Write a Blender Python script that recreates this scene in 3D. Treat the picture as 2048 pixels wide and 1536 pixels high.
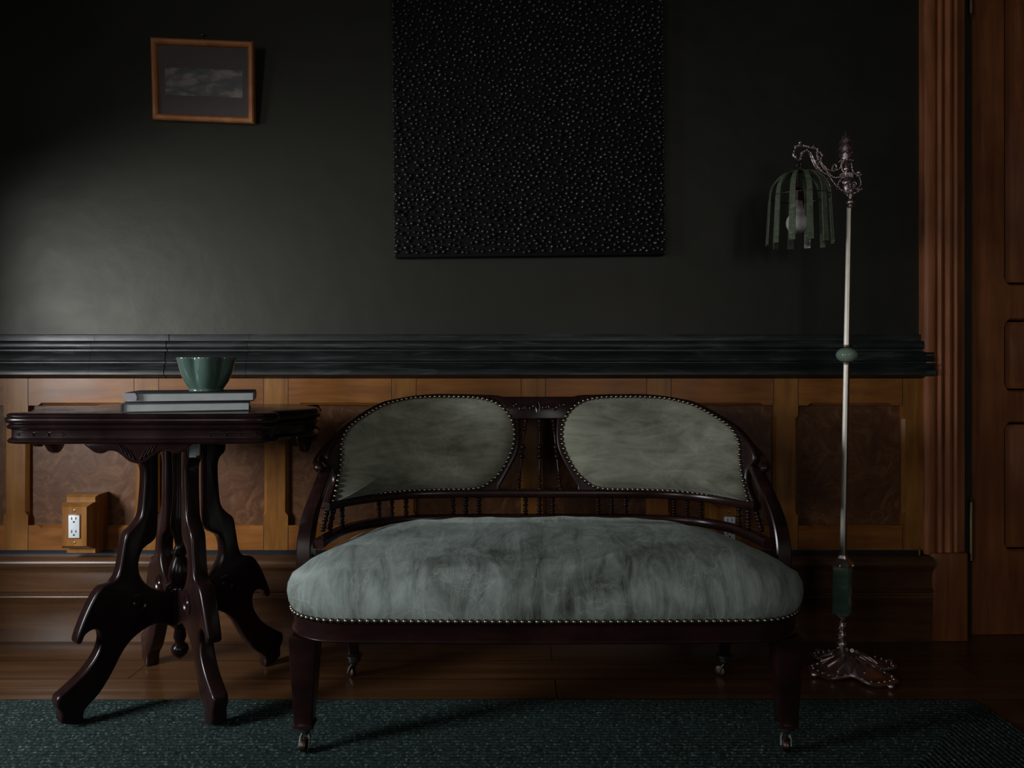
import bpy, bmesh, math, random
from mathutils import Vector, Matrix
from mathutils.geometry import tessellate_polygon
random.seed(7)
PI = math.pi
scene = bpy.context.scene
for o in list(bpy.data.objects): bpy.data.objects.remove(o)

# ------------------------------------------------------------------ camera
F, HOR, CH = 1550.0, 735.0, 0.84          # focal length in pixels, horizon row, camera height
cam = bpy.data.objects.new('camera', bpy.data.cameras.new('camera'))
scene.collection.objects.link(cam)
cam.location = (0, 0, CH); cam.rotation_euler = (PI/2, 0, 0)
cam.data.sensor_width = 36; cam.data.lens = 36*F/2048
cam.data.shift_y = (HOR-768)/2048; cam.data.clip_start = .05
scene.camera = cam
# ------------------------------------------------------------------ world, daylight, added fill, exposure
w = bpy.data.worlds.new('world'); scene.world = w; w.use_nodes = True
w.node_tree.nodes['Background'].inputs[0].default_value = (.55, .68, 1, 1)
w.node_tree.nodes['Background'].inputs[1].default_value = .3
def area(name, loc, rot, sx, sy, power, color):
    l = bpy.data.lights.new(name, 'AREA'); l.shape = 'RECTANGLE'; l.size = sx; l.size_y = sy
    l.energy = power; l.color = color
    o = bpy.data.objects.new(name, l); scene.collection.objects.link(o)
    o.location = loc; o.rotation_euler = rot
    return o
WX = -1.92                                 # inner face of the left wall
WY0, WY1, WZ0, WZ1 = .55, 1.68, .35, 1.285  # left window opening
YFR = -2.6                                 # inner face of the wall behind the camera
REV = .24
SRC = Vector((-2.85, .20, 1.36))           # bright overcast sky seen through the left window
area('daylight_left_window', SRC, (Vector((-.4, 1.9, .75))-SRC).to_track_quat('-Z', 'Y').to_euler(), 1.05, 1.15, 145, (.95, .98, 1.0))
S2 = Vector((WX-.22, -1.55, 1.38))         # added fill light with an invented window, left wall behind the camera
area('fill_light_rear', S2, (Vector((.6, 2.2, .9))-S2).to_track_quat('-Z', 'Y').to_euler(), 1.0, 1.0, 20.0, (1.0, .97, .93))
area('fill_light_front', (1.0, YFR-.16, 1.35), (PI/2, 0, 0), 1.0, 1.0, 9.5, (1.0, .96, .92))  # added fill for the right side, through an invented window behind the camera
vs = scene.view_settings
vs.view_transform = 'Standard'; vs.look = 'None'; vs.gamma = 1; vs.exposure = 0
vs.use_curve_mapping = False

# ------------------------------------------------------------------ helpers
def P(px, py, Y):
    return Vector(((px-1024)/F*Y, Y, CH-(py-HOR)/F*Y))
def PX(px, Y): return (px-1024)/F*Y
def PZ(py, Y): return CH-(py-HOR)/F*Y

def finish(bm, name, mat, smooth=35):
    bmesh.ops.recalc_face_normals(bm, faces=bm.faces)
    me = bpy.data.meshes.new(name); bm.to_mesh(me); bm.free()
    if mat:
        for m in (mat if isinstance(mat, (list, tuple)) else [mat]): me.materials.append(m)
    if smooth:
        me.shade_smooth(); me.set_sharp_from_angle(angle=math.radians(smooth))
    return me
def wloc(o):
    v = Vector((0, 0, 0))
    while o: v = v+o.location; o = o.parent
    return v
def obj(name, bm, mat, parent=None, smooth=35, local=False):
    """one mesh object; geometry is given in world coordinates (or the parent's, local=True)"""
    me = finish(bm, name, mat, smooth)
    xs = [v.co.x for v in me.vertices]; ys = [v.co.y for v in me.vertices]; zs = [v.co.z for v in me.vertices]
    c = Vector(((min(xs)+max(xs))/2, (min(ys)+max(ys))/2, min(zs)))
    me.transform(Matrix.Translation(-c))
    o = bpy.data.objects.new(name, me); scene.collection.objects.link(o)
    o.location = c
    if parent:
        o.parent = parent
        if not local: o.location = c-wloc(parent)
    return o
def tag(o, label=None, cat=None, group=None, kind=None):
    if label: o['label'] = label
    if cat: o['category'] = cat
    if group: o['group'] = group
    if kind: o['kind'] = kind
    return o
def thing(name, label, cat, loc, group=None):
    o = bpy.data.objects.new(name, None); scene.collection.objects.link(o)
    o.location = loc; o.empty_display_size = .1
    return tag(o, label, cat, group)
def copypart(o, parent, loc):
    c = o.copy(); scene.collection.objects.link(c); c.parent = parent; c.location = loc
    return c

def box(bm, x0, x1, y0, y1, z0, z1, bev=0, seg=2):
    r = bmesh.ops.create_cube(bm, size=1)
    vs_ = r['verts']
    for v in vs_:
        v.co = Vector((x0+(v.co.x+.5)*(x1-x0), y0+(v.co.y+.5)*(y1-y0), z0+(v.co.z+.5)*(z1-z0)))
    if bev:
        es = list({e for v in vs_ for e in v.link_edges})
        bmesh.ops.bevel(bm, geom=es, offset=bev, segments=seg, profile=.5, affect='EDGES')
def loft(bm, rings, close=True, caps=True, loop=False):
    vr = [[bm.verts.new(p) for p in r] for r in rings]
    n = len(vr[0]); k = len(vr)
    for i in range(k if loop else k-1):
        a, b = vr[i], vr[(i+1) % k]
        for j in range(n if close else n-1):
            q = [a[j], a[(j+1) % n], b[(j+1) % n], b[j]]
            try: bm.faces.new(q)
            except ValueError: pass
    if caps and not loop:
        bm.faces.new(vr[0]); bm.faces.new(vr[-1])
    return vr
def frames(pts):
    n = len(pts); T = []
    for i in range(n):
        t = (pts[min(i+1, n-1)]-pts[max(i-1, 0)])
        T.append(t.normalized() if t.length > 1e-9 else Vector((0, 0, 1)))
    up = Vector((0, 0, 1)) if abs(T[0].z) < .9 else Vector((0, 1, 0))
    N = []
    nrm = (up-T[0]*up.dot(T[0])).normalized()
    for t in T:
        nrm = (nrm-t*nrm.dot(t)).normalized(); N.append(nrm)
    return T, N
def spline(pts, m=6, closed=False):
    pts = [Vector(p) for p in pts]; n = len(pts); out = []
    for i in range(n if closed else n-1):
        if closed: a, b, c, d = pts[i-1], pts[i], pts[(i+1) % n], pts[(i+2) % n]
        else: a, b, c, d = pts[max(i-1, 0)], pts[i], pts[i+1], pts[min(i+2, n-1)]
        for k in range(m):
            t = k/m
            out.append(.5*((2*b)+(c-a)*t+(2*a-5*b+4*c-d)*t*t+(3*b-a-3*c+d)*t**3))
    if not closed: out.append(pts[-1])
    return out
def tube(bm, pts, r, seg=8, flat=1.0):
    pts = [Vector(p) for p in pts]; T, N = frames(pts); n = len(pts); rings = []
    for i in range(n):
        rr = r(i/(n-1)) if callable(r) else (r[i] if isinstance(r, (list, tuple)) else r)
        B = T[i].cross(N[i])
        rings.append([pts[i]+N[i]*rr*math.cos(2*PI*k/seg)+B*rr*flat*math.sin(2*PI*k/seg) for k in range(seg)])
    loft(bm, rings)
def sweep(bm, pts, sect, up=(0, 0, 1)):
    """sweep a closed section [(side, up)] along pts keeping 'up' vertical"""
    pts = [Vector(p) for p in pts]; n = len(pts); up = Vector(up); rings = []
    for i in range(n):
        t = (pts[min(i+1, n-1)]-pts[max(i-1, 0)]).normalized()
        s = t.cross(up).normalized(); u = s.cross(t).normalized()
        rings.append([pts[i]+s*a+u*b for a, b in sect])
    loft(bm, rings)
def lathe(bm, prof, c, seg=24, axis=None, base=None):
    """prof: (r, h); c: foot point; axis: direction"""
    c = Vector(c); ax = Vector(axis).normalized() if axis else Vector((0, 0, 1))
    q = Vector((0, 0, 1)).rotation_difference(ax)
    rings = []
    for r, h in prof:
        r = max(r, 1e-4)
        rings.append([c+q @ Vector((r*math.cos(2*PI*k/seg), r*math.sin(2*PI*k/seg), h)) for k in range(seg)])
    loft(bm, rings)
def ball(bm, c, r, sub=2, sc=(1, 1, 1)):
    res = bmesh.ops.create_icosphere(bm, subdivisions=sub, radius=1)
    for v in res['verts']: v.co = Vector((c[0]+v.co.x*r*sc[0], c[1]+v.co.y*r*sc[1], c[2]+v.co.z*r*sc[2]))
def offset_poly(p, d):
    n = len(p); A = sum(p[i][0]*p[(i+1) % n][1]-p[(i+1) % n][0]*p[i][1] for i in range(n))
    s = 1 if A > 0 else -1; out = []
    for i in range(n):
        a, b, c = Vector(p[i-1]), Vector(p[i]), Vector(p[(i+1) % n])
        e1 = (b-a); e2 = (c-b)
        e1 = e1.normalized() if e1.length > 1e-9 else e2.normalized(); e2 = e2.normalized() if e2.length > 1e-9 else e1
        n1 = Vector((-e1.y, e1.x)); n2 = Vector((-e2.y, e2.x)); m = n1+n2
        if m.length < 1e-6: m = n1
        m.normalize(); k = min(1/max(m.dot(n1), .4), 2)
        out.append(b+m*d*s*k)
    return out
def slab(bm, poly, fn, h, bev=.003, steps=2):
    """extrude a 2-D outline by +-h/2 with rounded arrises; fn(a, b, t) maps to world"""
    rings = []; hh = h/2
    for k in range(steps+1):
        a = PI/2*k/steps
        q = offset_poly(poly, bev*(1-math.sin(a)))
        rings.append([fn(p[0], p[1], -hh+bev*(1-math.cos(a))) for p in q])
    for k in range(steps, -1, -1):
        a = PI/2*k/steps
        q = offset_poly(poly, bev*(1-math.sin(a)))
        rings.append([fn(p[0], p[1], hh-bev*(1-math.cos(a))) for p in q])
    loft(bm, rings)
def extrude_profile(bm, prof, p0, p1, ax_out, ax_up):
    """prof [(out, up)] closed outline swept from p0 to p1"""
    ax_out = Vector(ax_out); ax_up = Vector(ax_up)
    loft(bm, [[Vector(p)+ax_out*a+ax_up*b for a, b in prof] for p in (p0, p1)])
def holed_face(bm, outer, holes, fn):
    """flat face with holes: returns outer and hole vertex lists"""
    loops = [outer]+holes
    allp = [p for l in loops for p in l]
    tri = tessellate_polygon([[Vector((p[0], p[1], 0)) for p in l] for l in loops])
    vs_ = [bm.verts.new(fn(*p)) for p in allp]
    for t in tri:
        try: bm.faces.new([vs_[i] for i in t])
        except ValueError: pass
    out = []; k = 0
    for l in loops: out.append(vs_[k:k+len(l)]); k += len(l)
    return out

# ------------------------------------------------------------------ materials
def newmat(name):
    m = bpy.data.materials.new(name); m.use_nodes = True
    nt = m.node_tree; b = nt.nodes['Principled BSDF']
    return m, nt, b
def N(nt, t, **kw):
    n = nt.nodes.new(t)
    for k, v in kw.items():
        if hasattr(n, k) and k not in n.inputs.keys(): setattr(n, k, v)
        else: n.inputs[k].default_value = v
    return n
def coords(nt, scale=(1, 1, 1), kind='Object', rot=(0, 0, 0)):
    tc = nt.nodes.new('ShaderNodeTexCoord'); mp = nt.nodes.new('ShaderNodeMapping')
    mp.inputs['Scale'].default_value = scale; mp.inputs['Rotation'].default_value = rot
    nt.links.new(tc.outputs[kind], mp.inputs[0]); return mp.outputs[0]
def ramp(nt, fac, stops):
    r = nt.nodes.new('ShaderNodeValToRGB'); e = r.color_ramp.elements
    while len(e) < len(stops): e.new(.5)
    for i, (p, c) in enumerate(stops):
        e[i].position = p; e[i].color = (*c, 1) if len(c) == 3 else c
    nt.links.new(fac, r.inputs[0]); return r.outputs[0]
def bump(nt, b, h, strength=.3, dist=.002):
    n = nt.nodes.new('ShaderNodeBump'); n.inputs['Strength'].default_value = strength; n.inputs['Distance'].default_value = dist
    nt.links.new(h, n.inputs['Height']); nt.links.new(n.outputs[0], b.inputs['Normal']); return n
def plain(name, col, rough=.5, metal=0, **kw):
    m, nt, b = newmat(name)
    v = coords(nt, (30, 30, 30)); n = N(nt, 'ShaderNodeTexNoise', Scale=1.0, Detail=4.0)
    nt.links.new(v, n.inputs['Vector'])
    c2 = tuple(x*.82 for x in col)
    nt.links.new(ramp(nt, n.outputs[0], [(.3, c2), (.7, col)]), b.inputs['Base Color'])
    b.inputs['Roughness'].default_value = rough; b.inputs['Metallic'].default_value = metal
    for k, x in kw.items(): b.inputs[k].default_value = x
    return m
def wood(name, c1, c2, c3, scale=(3, 3, 3), grain=(2, 40, 40), rough=.35, coat=.3, bstr=.15, blotch=.5):
    m, nt, b = newmat(name)
    v = coords(nt, grain); n = N(nt, 'ShaderNodeTexNoise', Scale=1.0, Detail=6.0, Roughness=.6, Distortion=.6)
    nt.links.new(v, n.inputs['Vector'])
    v2 = coords(nt, scale); n2 = N(nt, 'ShaderNodeTexNoise', Scale=1.0, Detail=3.0)
    nt.links.new(v2, n2.inputs['Vector'])
    g = ramp(nt, n.outputs[0], [(.3, c1), (.55, c2), (.8, c3)])
    g2 = ramp(nt, n2.outputs[0], [(.3, (1-blotch,)*3), (.7, (1, 1, 1))])
    mx = nt.nodes.new('ShaderNodeMix'); mx.data_type = 'RGBA'; mx.blend_type = 'MULTIPLY'; mx.inputs[0].default_value = 1
    nt.links.new(g, mx.inputs[6]); nt.links.new(g2, mx.inputs[7])
    nt.links.new(mx.outputs[2], b.inputs['Base Color'])
    rr = ramp(nt, n2.outputs[0], [(.3, (rough*.75,)*3), (.7, (rough*1.2,)*3)])
    nt.links.new(rr, b.inputs['Roughness'])
    b.inputs['Coat Weight'].default_value = coat*.2; b.inputs['Specular IOR Level'].default_value = .3; b.inputs['Coat Roughness'].default_value = .25
    bump(nt, b, n.outputs[0], bstr, .001)
    return m

def mat_wall():
    m, nt, b = newmat('black_green_wall_paint')
    v = coords(nt, (1.6, 1.6, 2.2)); n = N(nt, 'ShaderNodeTexNoise', Scale=1.0, Detail=8.0, Roughness=.62)
    nt.links.new(v, n.inputs['Vector'])
    nt.links.new(ramp(nt, n.outputs[0], [(.25, (.009, .0095, .0068)), (.75, (.0145, .0145, .0105))]), b.inputs['Base Color'])
    nt.links.new(ramp(nt, n.outputs[0], [(.3, (.38,)*3), (.7, (.54,)*3)]), b.inputs['Roughness'])
    v2 = coords(nt, (9, 9, 9)); n2 = N(nt, 'ShaderNodeTexNoise', Scale=1.0, Detail=6.0)
    b.inputs['Specular IOR Level'].default_value = .50; b.inputs['Specular Tint'].default_value = (1, .98, .86, 1)
    nt.links.new(v2, n2.inputs['Vector']); bump(nt, b, n2.outputs[0], .4, .005)
    return m
M = {}
M['wall'] = mat_wall()
M['rail'] = wood('chipped_black_rail_paint', (.014, .016, .017), (.024, .027, .027), (.10, .115, .12), (9, 9, 9), (6, 60, 60), .40, .6, .8, .3)
M['oak'] = wood('golden_oak', (.20, .068, .014), (.31, .112, .022), (.40, .165, .038), (6, 4, 4), (4, 40, 34), .36, .35, .12, .4)
M['oak_v'] = wood('golden_oak_stiles', (.21, .078, .015), (.33, .135, .027), (.43, .20, .050), (4, 4, 6), (34, 40, 4), .36, .35, .12, .4)
M['oak_red'] = wood('reddish_oak', (.16, .052, .018), (.26, .088, .030), (.36, .13, .048), (4, 4, 4), (34, 40, 3), .38, .3, .15, .4)
M['casing'] = wood('door_casing_oak', (.26, .085, .032), (.42, .15, .062), (.55, .21, .095), (4, 4, 4), (34, 40, 3), .38, .5, .15, .35)
M['oak_base'] = wood('baseboard_oak', (.075, .034, .015), (.12, .055, .024), (.17, .082, .038), (5, 4, 4), (3, 40, 40), .30, .5, .2, .4)
M['mahog'] = wood('dark_mahogany', (.012, .0055, .0055), (.021, .0085, .0080), (.036, .014, .012), (8, 8, 8), (14, 14, 5), .26, 1.2, .1, .4)
M['mahog_red'] = wood('settee_mahogany', (.014, .0060, .0058), (.026, .0092, .0085), (.046, .017, .0145), (8, 8, 8), (6, 14, 14), .27, .9, .12, .4)
def mat_burl():
    m, nt, b = newmat('burl_veneer')
    v = coords(nt, (14, 14, 14)); n = N(nt, 'ShaderNodeTexNoise', Scale=1.0, Detail=7.0, Roughness=.65, Distortion=2.2)
    nt.links.new(v, n.inputs['Vector'])
    nt.links.new(ramp(nt, n.outputs[0], [(.3, (.070, .026, .010)), (.5, (.115, .046, .018)), (.72, (.20, .10, .045))]), b.inputs['Base Color'])
    b.inputs['Roughness'].default_value = .40; b.inputs['Specular IOR Level'].default_value = .3
    bump(nt, b, n.outputs[0], .1, .001)
    return m
M['burl'] = mat_burl()
def mat_floor():
    m, nt, b = newmat('plank_floor')
    v = coords(nt, (1, 1, 1))
    br = nt.nodes.new('ShaderNodeTexBrick'); nt.links.new(v, br.inputs['Vector'])
    br.inputs['Scale'].default_value = 1; br.inputs['Brick Width'].default_value = 2.3; br.inputs['Row Height'].default_value = .13
    br.inputs['Mortar Size'].default_value = .0022; br.inputs['Mortar Smooth'].default_value = .3
    br.inputs['Color1'].default_value = (1, 1, 1, 1); br.inputs['Color2'].default_value = (.62, .62, .62, 1); br.inputs['Mortar'].default_value = (.12, .1, .09, 1)
    v2 = coords(nt, (1.6, 34, 20)); n = N(nt, 'ShaderNodeTexNoise', Scale=1.0, Detail=7.0, Roughness=.6, Distortion=.5)
    nt.links.new(v2, n.inputs['Vector'])
    g = ramp(nt, n.outputs[0], [(.3, (.060, .026, .010)), (.55, (.105, .046, .017)), (.8, (.16, .078, .032))])
    mx = nt.nodes.new('ShaderNodeMix'); mx.data_type = 'RGBA'; mx.blend_type = 'MULTIPLY'; mx.inputs[0].default_value = 1
    nt.links.new(g, mx.inputs[6]); nt.links.new(br.outputs['Color'], mx.inputs[7]); nt.links.new(mx.outputs[2], b.inputs['Base Color'])
    b.inputs['Roughness'].default_value = .33; b.inputs['Coat Weight'].default_value = .25
    bump(nt, b, br.outputs['Fac'], -.5, .003)
    return m
M['floor'] = mat_floor()
def mat_rug():
    m, nt, b = newmat('green_braided_wool')
    v = coords(nt, (55, 55, 55)); n = N(nt, 'ShaderNodeTexVoronoi', Scale=1.6)
    nt.links.new(v, n.inputs['Vector'])
    v2 = coords(nt, (160, 160, 160)); n2 = N(nt, 'ShaderNodeTexNoise', Scale=1.0, Detail=3.0)
    nt.links.new(v2, n2.inputs['Vector'])
    c = ramp(nt, n2.outputs[0], [(.3, (.017, .029, .027)), (.58, (.046, .074, .067)), (.72, (.21, .27, .25))])
    mx = nt.nodes.new('ShaderNodeMix'); mx.data_type = 'RGBA'; mx.blend_type = 'MULTIPLY'; mx.inputs[0].default_value = .8
    c2 = ramp(nt, n.outputs['Distance'], [(.0, (1, 1, 1)), (.8, (.35, .35, .35))])
    nt.links.new(c, mx.inputs[6]); nt.links.new(c2, mx.inputs[7]); nt.links.new(mx.outputs[2], b.inputs['Base Color'])
    b.inputs['Roughness'].default_value = .95; b.inputs['Specular IOR Level'].default_value = .05
    bump(nt, b, n.outputs['Distance'], -.7, .004)
    return m
M['rug'] = mat_rug()
def mat_velvet(name, base, light, streak, dens, sheen):
    m, nt, b = newmat(name)
    v = coords(nt, (2.6, 4, 4)); v.node.inputs['Location'].default_value = (4.1, 2.2, .7); n = N(nt, 'ShaderNodeTexNoise', Scale=1.0, Detail=6.0, Roughness=.6, Distortion=1.4)  # crushed-nap patches, shifted to put left-to-right light falloff into the seat colour
    nt.links.new(v, n.inputs['Vector'])
    v2 = coords(nt, streak); n2 = N(nt, 'ShaderNodeTexNoise', Scale=1.0, Detail=8.0, Roughness=.7, Distortion=1.0)
    nt.links.new(v2, n2.inputs['Vector'])
    # creases: thin distorted lines
    n3 = N(nt, 'ShaderNodeTexNoise', Scale=5.5, Detail=7.0, Roughness=.6, Distortion=1.0); nt.links.new(coords(nt, (1, 1, 1)), n3.inputs['Vector'])
    line = ramp(nt, n3.outputs[0], [(.490, (0, 0, 0)), (.5, (1, 1, 1)), (.512, (0, 0, 0))])
    a = nt.nodes.new('ShaderNodeMath'); a.operation = 'MULTIPLY'; nt.links.new(n.outputs[0], a.inputs[0]); a.inputs[1].default_value = .55
    a2 = nt.nodes.new('ShaderNodeMath'); a2.operation = 'MULTIPLY_ADD'; nt.links.new(n2.outputs[0], a2.inputs[0]); a2.inputs[1].default_value = .55
    nt.links.new(a.outputs[0], a2.inputs[2])
    a3 = nt.nodes.new('ShaderNodeMath'); a3.operation = 'MULTIPLY_ADD'; nt.links.new(line, a3.inputs[0]); a3.inputs[1].default_value = dens
    nt.links.new(a2.outputs[0], a3.inputs[2])
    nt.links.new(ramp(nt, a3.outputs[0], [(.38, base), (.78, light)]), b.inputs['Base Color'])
    b.inputs['Roughness'].default_value = .8
    b.inputs['Sheen Weight'].default_value = sheen; b.inputs['Sheen Roughness'].default_value = .35
    b.inputs['Sheen Tint'].default_value = (.75, .85, .78, 1)
    b.inputs['Specular IOR Level'].default_value = .15
    bump(nt, b, a3.outputs[0], .45, .006)
    return m
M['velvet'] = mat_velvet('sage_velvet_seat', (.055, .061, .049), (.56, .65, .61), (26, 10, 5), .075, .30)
M['velvet_back'] = mat_velvet('sage_velvet_back', (.085, .086, .062), (.46, .465, .36), (5, 8, 22), .05, .6)
M['nail'] = plain('dark_brass_nails', (.28, .24, .18), .28, 1)
M['bronze'] = plain('aged_bronze', (.16, .11, .09), .38, 1)
M['castmetal'] = plain('cast_lamp_metal', (.70, .58, .56), .33, 1)
M['pole'] = plain('brushed_silver_gilt_pole', (.40, .37, .32), .40, 1)
M['brass'] = plain('dull_brass', (.30, .22, .12), .4, 1)
M['pewter'] = plain('dull_grey_caster_metal', (.17, .175, .17), .42, 1)
M['white'] = plain('white_plastic', (.72, .76, .78), .4)
M['hole'] = plain('socket_slot_black', (.01, .01, .012), .6)
M['pages'] = plain('grey_page_edges', (.62, .66, .65), .8)
M['cover'] = plain('charcoal_book_cover', (.035, .035, .04), .45)
M['cover2'] = plain('slate_book_cover', (.07, .075, .08), .5)
M['paper'] = plain('pale_jacket_paper', (.60, .60, .66), .6)
M['tagm'] = plain('grey_tag', (.62, .66, .66), .6)
M['bulb'] = plain('frosted_bulb_glass', (.88, .83, .80), .3, 0)
M['pic_frame'] = wood('honey_picture_frame', (.50, .17, .05), (.66, .25, .08), (.80, .36, .12), (9, 9, 9), (20, 20, 20), .4, .3, .1, .3)
M['mat_board'] = plain('brown_mat_board', (.050, .028, .020), .7)
M['soil'] = plain('ceiling_plaster', (.25, .24, .22), .8)
M['blackpaint'] = plain('black_gloss_paint', (.012, .012, .016), .35)
M['canvas'] = plain('black_canvas', (.012, .012, .013), .85)
M['canvas'].node_tree.nodes['Principled BSDF'].inputs['Specular IOR Level'].default_value = .1
M['beads'] = plain('black_gloss_beads', (.014, .014, .015), .34)
M['beads'].node_tree.nodes['Principled BSDF'].inputs['IOR'].default_value = 2.2
def mat_glaze():
    m, nt, b = newmat('sea_green_glaze')
    v = coords(nt, (18, 18, 8)); n = N(nt, 'ShaderNodeTexNoise', Scale=1.0, Detail=3.0); nt.links.new(v, n.inputs['Vector'])
    nt.links.new(ramp(nt, n.outputs[0], [(.3, (.075, .135, .110)), (.7, (.13, .215, .175))]), b.inputs['Base Color'])
    b.inputs['Roughness'].default_value = .16; b.inputs['Coat Weight'].default_value = .6; b.inputs['Coat Roughness'].default_value = .08
    return m
M['glaze'] = mat_glaze()
def mat_onyx():
    m, nt, b = newmat('green_onyx')
    v = coords(nt, (7, 7, 16), rot=(.35, .2, 0)); n = N(nt, 'ShaderNodeTexNoise', Scale=1.0, Detail=4.0, Distortion=1.2); nt.links.new(v, n.inputs['Vector'])
    nt.links.new(ramp(nt, n.outputs[0], [(.35, (.07, .16, .115)), (.5, (.13, .22, .155)), (.58, (.34, .38, .28)), (.66, (.19, .21, .10))]), b.inputs['Base Color'])
    b.inputs['Roughness'].default_value = .15; b.inputs['Subsurface Weight'].default_value = .15
    return m
M['onyx'] = mat_onyx()
M['jade'] = plain('pale_jade', (.30, .42, .32), .14)
def mat_slag():
    m, nt, b = newmat('green_slag_glass')
    v = coords(nt, (60, 60, 90)); n = N(nt, 'ShaderNodeTexNoise', Scale=1.0, Detail=5.0); nt.links.new(v, n.inputs['Vector'])
    nt.links.new(ramp(nt, n.outputs[0], [(.3, (.13, .17, .10)), (.7, (.24, .28, .20))]), b.inputs['Base Color'])
    b.inputs['Roughness'].default_value = .12; b.inputs['Transmission Weight'].default_value = .25
    bump(nt, b, n.outputs[0], .5, .003)
    return m
M['slag'] = mat_slag()
def mat_art():
    m, nt, b = newmat('faded_landscape_print')
    v = coords(nt, (16, 1, 38)); n = N(nt, 'ShaderNodeTexNoise', Scale=1.0, Detail=6.0, Distortion=.4); nt.links.new(v, n.inputs['Vector'])
    nt.links.new(ramp(nt, n.outputs[0], [(.40, (.02, .024, .024)), (.49, (.06, .06, .055)), (.56, (.16, .13, .10)), (.7, (.26, .22, .18))]), b.inputs['Base Color'])
    b.inputs['Roughness'].default_value = .5
    return m
M['art'] = mat_art()
m, nt, b = newmat('picture_glass')
b.inputs['Base Color'].default_value = (1, 1, 1, 1); b.inputs['Roughness'].default_value = .05
b.inputs['Alpha'].default_value = .03
M['glass'] = m

# ------------------------------------------------------------------ room shell
YW = 2.42                                   # plaster face of the back wall
XL, XR, YF, ZC = WX, 2.45, -2.6, 2.9
DX0, DX1, DZ = 1.435, 2.26, 2.16            # door opening in the back wall
def struct(name, bm, mat, parent=None, smooth=35):
    o = obj(name, bm, mat, parent, smooth)
    if not parent: tag(o, kind='structure')
    return o
bm = bmesh.new(); box(bm, XL-.5, XR+.2, YF-.3, YW+.5, -.1, 0); struct('floor', bm, M['floor'])
bm = bmesh.new(); box(bm, XL-.5, XR+.2, YF-.3, YW+.5, ZC, ZC+.1); struct('ceiling', bm, M['soil'])
bm = bmesh.new()
box(bm, XL-.5, DX0, YW, YW+.2, 0, ZC); box(bm, DX0, DX1, YW, YW+.2, DZ, ZC); box(bm, DX1, XR+.2, YW, YW+.2, 0, ZC)
box(bm, DX0-.05, DX1+.05, YW+.2, YW+.25, 0, DZ+.1)
struct('wall_back', bm, M['wall'])
bm = bmesh.new()
x0, x1 = XL-REV-.1, XL
box(bm, x0, x1, YF, -2.15, 0, ZC); box(bm, x0, x1, -.95, WY0, 0, ZC); box(bm, x0, x1, -2.15, -.95, 0, .8); box(bm, x0, x1, -2.15, -.95, 1.95, ZC); box(bm, x0, x1, WY1, YW, 0, ZC)  # includes an opening added for the rear fill light
box(bm, x0, x1, WY0, WY1, 0, WZ0); box(bm, x0, x1, WY0, WY1, WZ1, ZC)
struct('wall_left', bm, M['wall'])
bm = bmesh.new(); box(bm, XR, XR+.2, YF, YW, 0, ZC); struct('wall_right', bm, M['wall'])
bm = bmesh.new()
box(bm, XL-.5, .4, YF-.2, YF, 0, ZC); box(bm, 1.6, XR+.2, YF-.2, YF, 0, ZC); box(bm, .4, 1.6, YF-.2, YF, 0, .8); box(bm, .4, 1.6, YF-.2, YF, 1.9, ZC)  # opening added to let the front fill light in
struct('wall_front', bm, M['wall'])
# window frames
def wframe(name, cx, axis, a0, a1, z0, z1):
    bm = bmesh.new(); t = .035
    def B(p0, p1, q0, q1):
        if axis == 'y': box(bm, cx-.02, cx+.02, p0, p1, q0, q1)
        else: box(bm, p0, p1, cx-.02, cx+.02, q0, q1)
    B(a0, a0+t, z0, z1); B(a1-t, a1, z0, z1); B(a0+t, a1-t, z0, z0+t); B(a0+t, a1-t, z1-t, z1)
    struct(name, bm, M['oak_red'])
wframe('window_1', XL-REV-.02, 'y', WY0, WY1, WZ0, WZ1)
wframe('fill_window_3', YF-.10, 'x', .4, 1.6, .8, 1.9)  # invented window frame around the front fill light
wframe('fill_window_2', XL-REV-.08, 'y', -2.15, -.95, .8, 1.95)  # invented window frame for the rear fill light

# ------------------------------------------------------------------ wainscot (trim_1)
YFN, YPN = 2.395, 2.413
TZ1, TZ0 = PZ(757, YFN), PZ(1100, YFN)
OZ1, OZ0 = PZ(811, YFN), PZ(1051, YFN)
stiles = [-250, 7, 268, 527, 783, 1042, 1293, 1547, 1805]
ops = [(PX(s+49, YFN), PX(stiles[i+1], YFN)) for i, s in enumerate(stiles[:-1])]
ops[0] = (XL+.03, PX(7, YFN))
XE = PX(1848, YFN)
def stopped(x0, x1, z0, z1, c=.009, s=.030, e=.012):
    """outline of an opening whose arris is chamfered between the corners; same point count as plain()"""
    f = [(x0, z0), (x0+s, z0), (x0+s+e, z0-c), (x1-s-e, z0-c), (x1-s, z0), (x1, z0), (x1, z0+s), (x1+c, z0+s+e), (x1+c, z1-s-e), (x1, z1-s),
         (x1, z1), (x1-s, z1), (x1-s-e, z1+c), (x0+s+e, z1+c), (x0+s, z1), (x0, z1), (x0, z1-s), (x0-c, z1-s-e), (x0-c, z0+s+e), (x0, z0+s)]
    g = [(min(max(a, x0), x1), min(max(b_, z0), z1)) for a, b_ in f]
    return f, g
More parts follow.
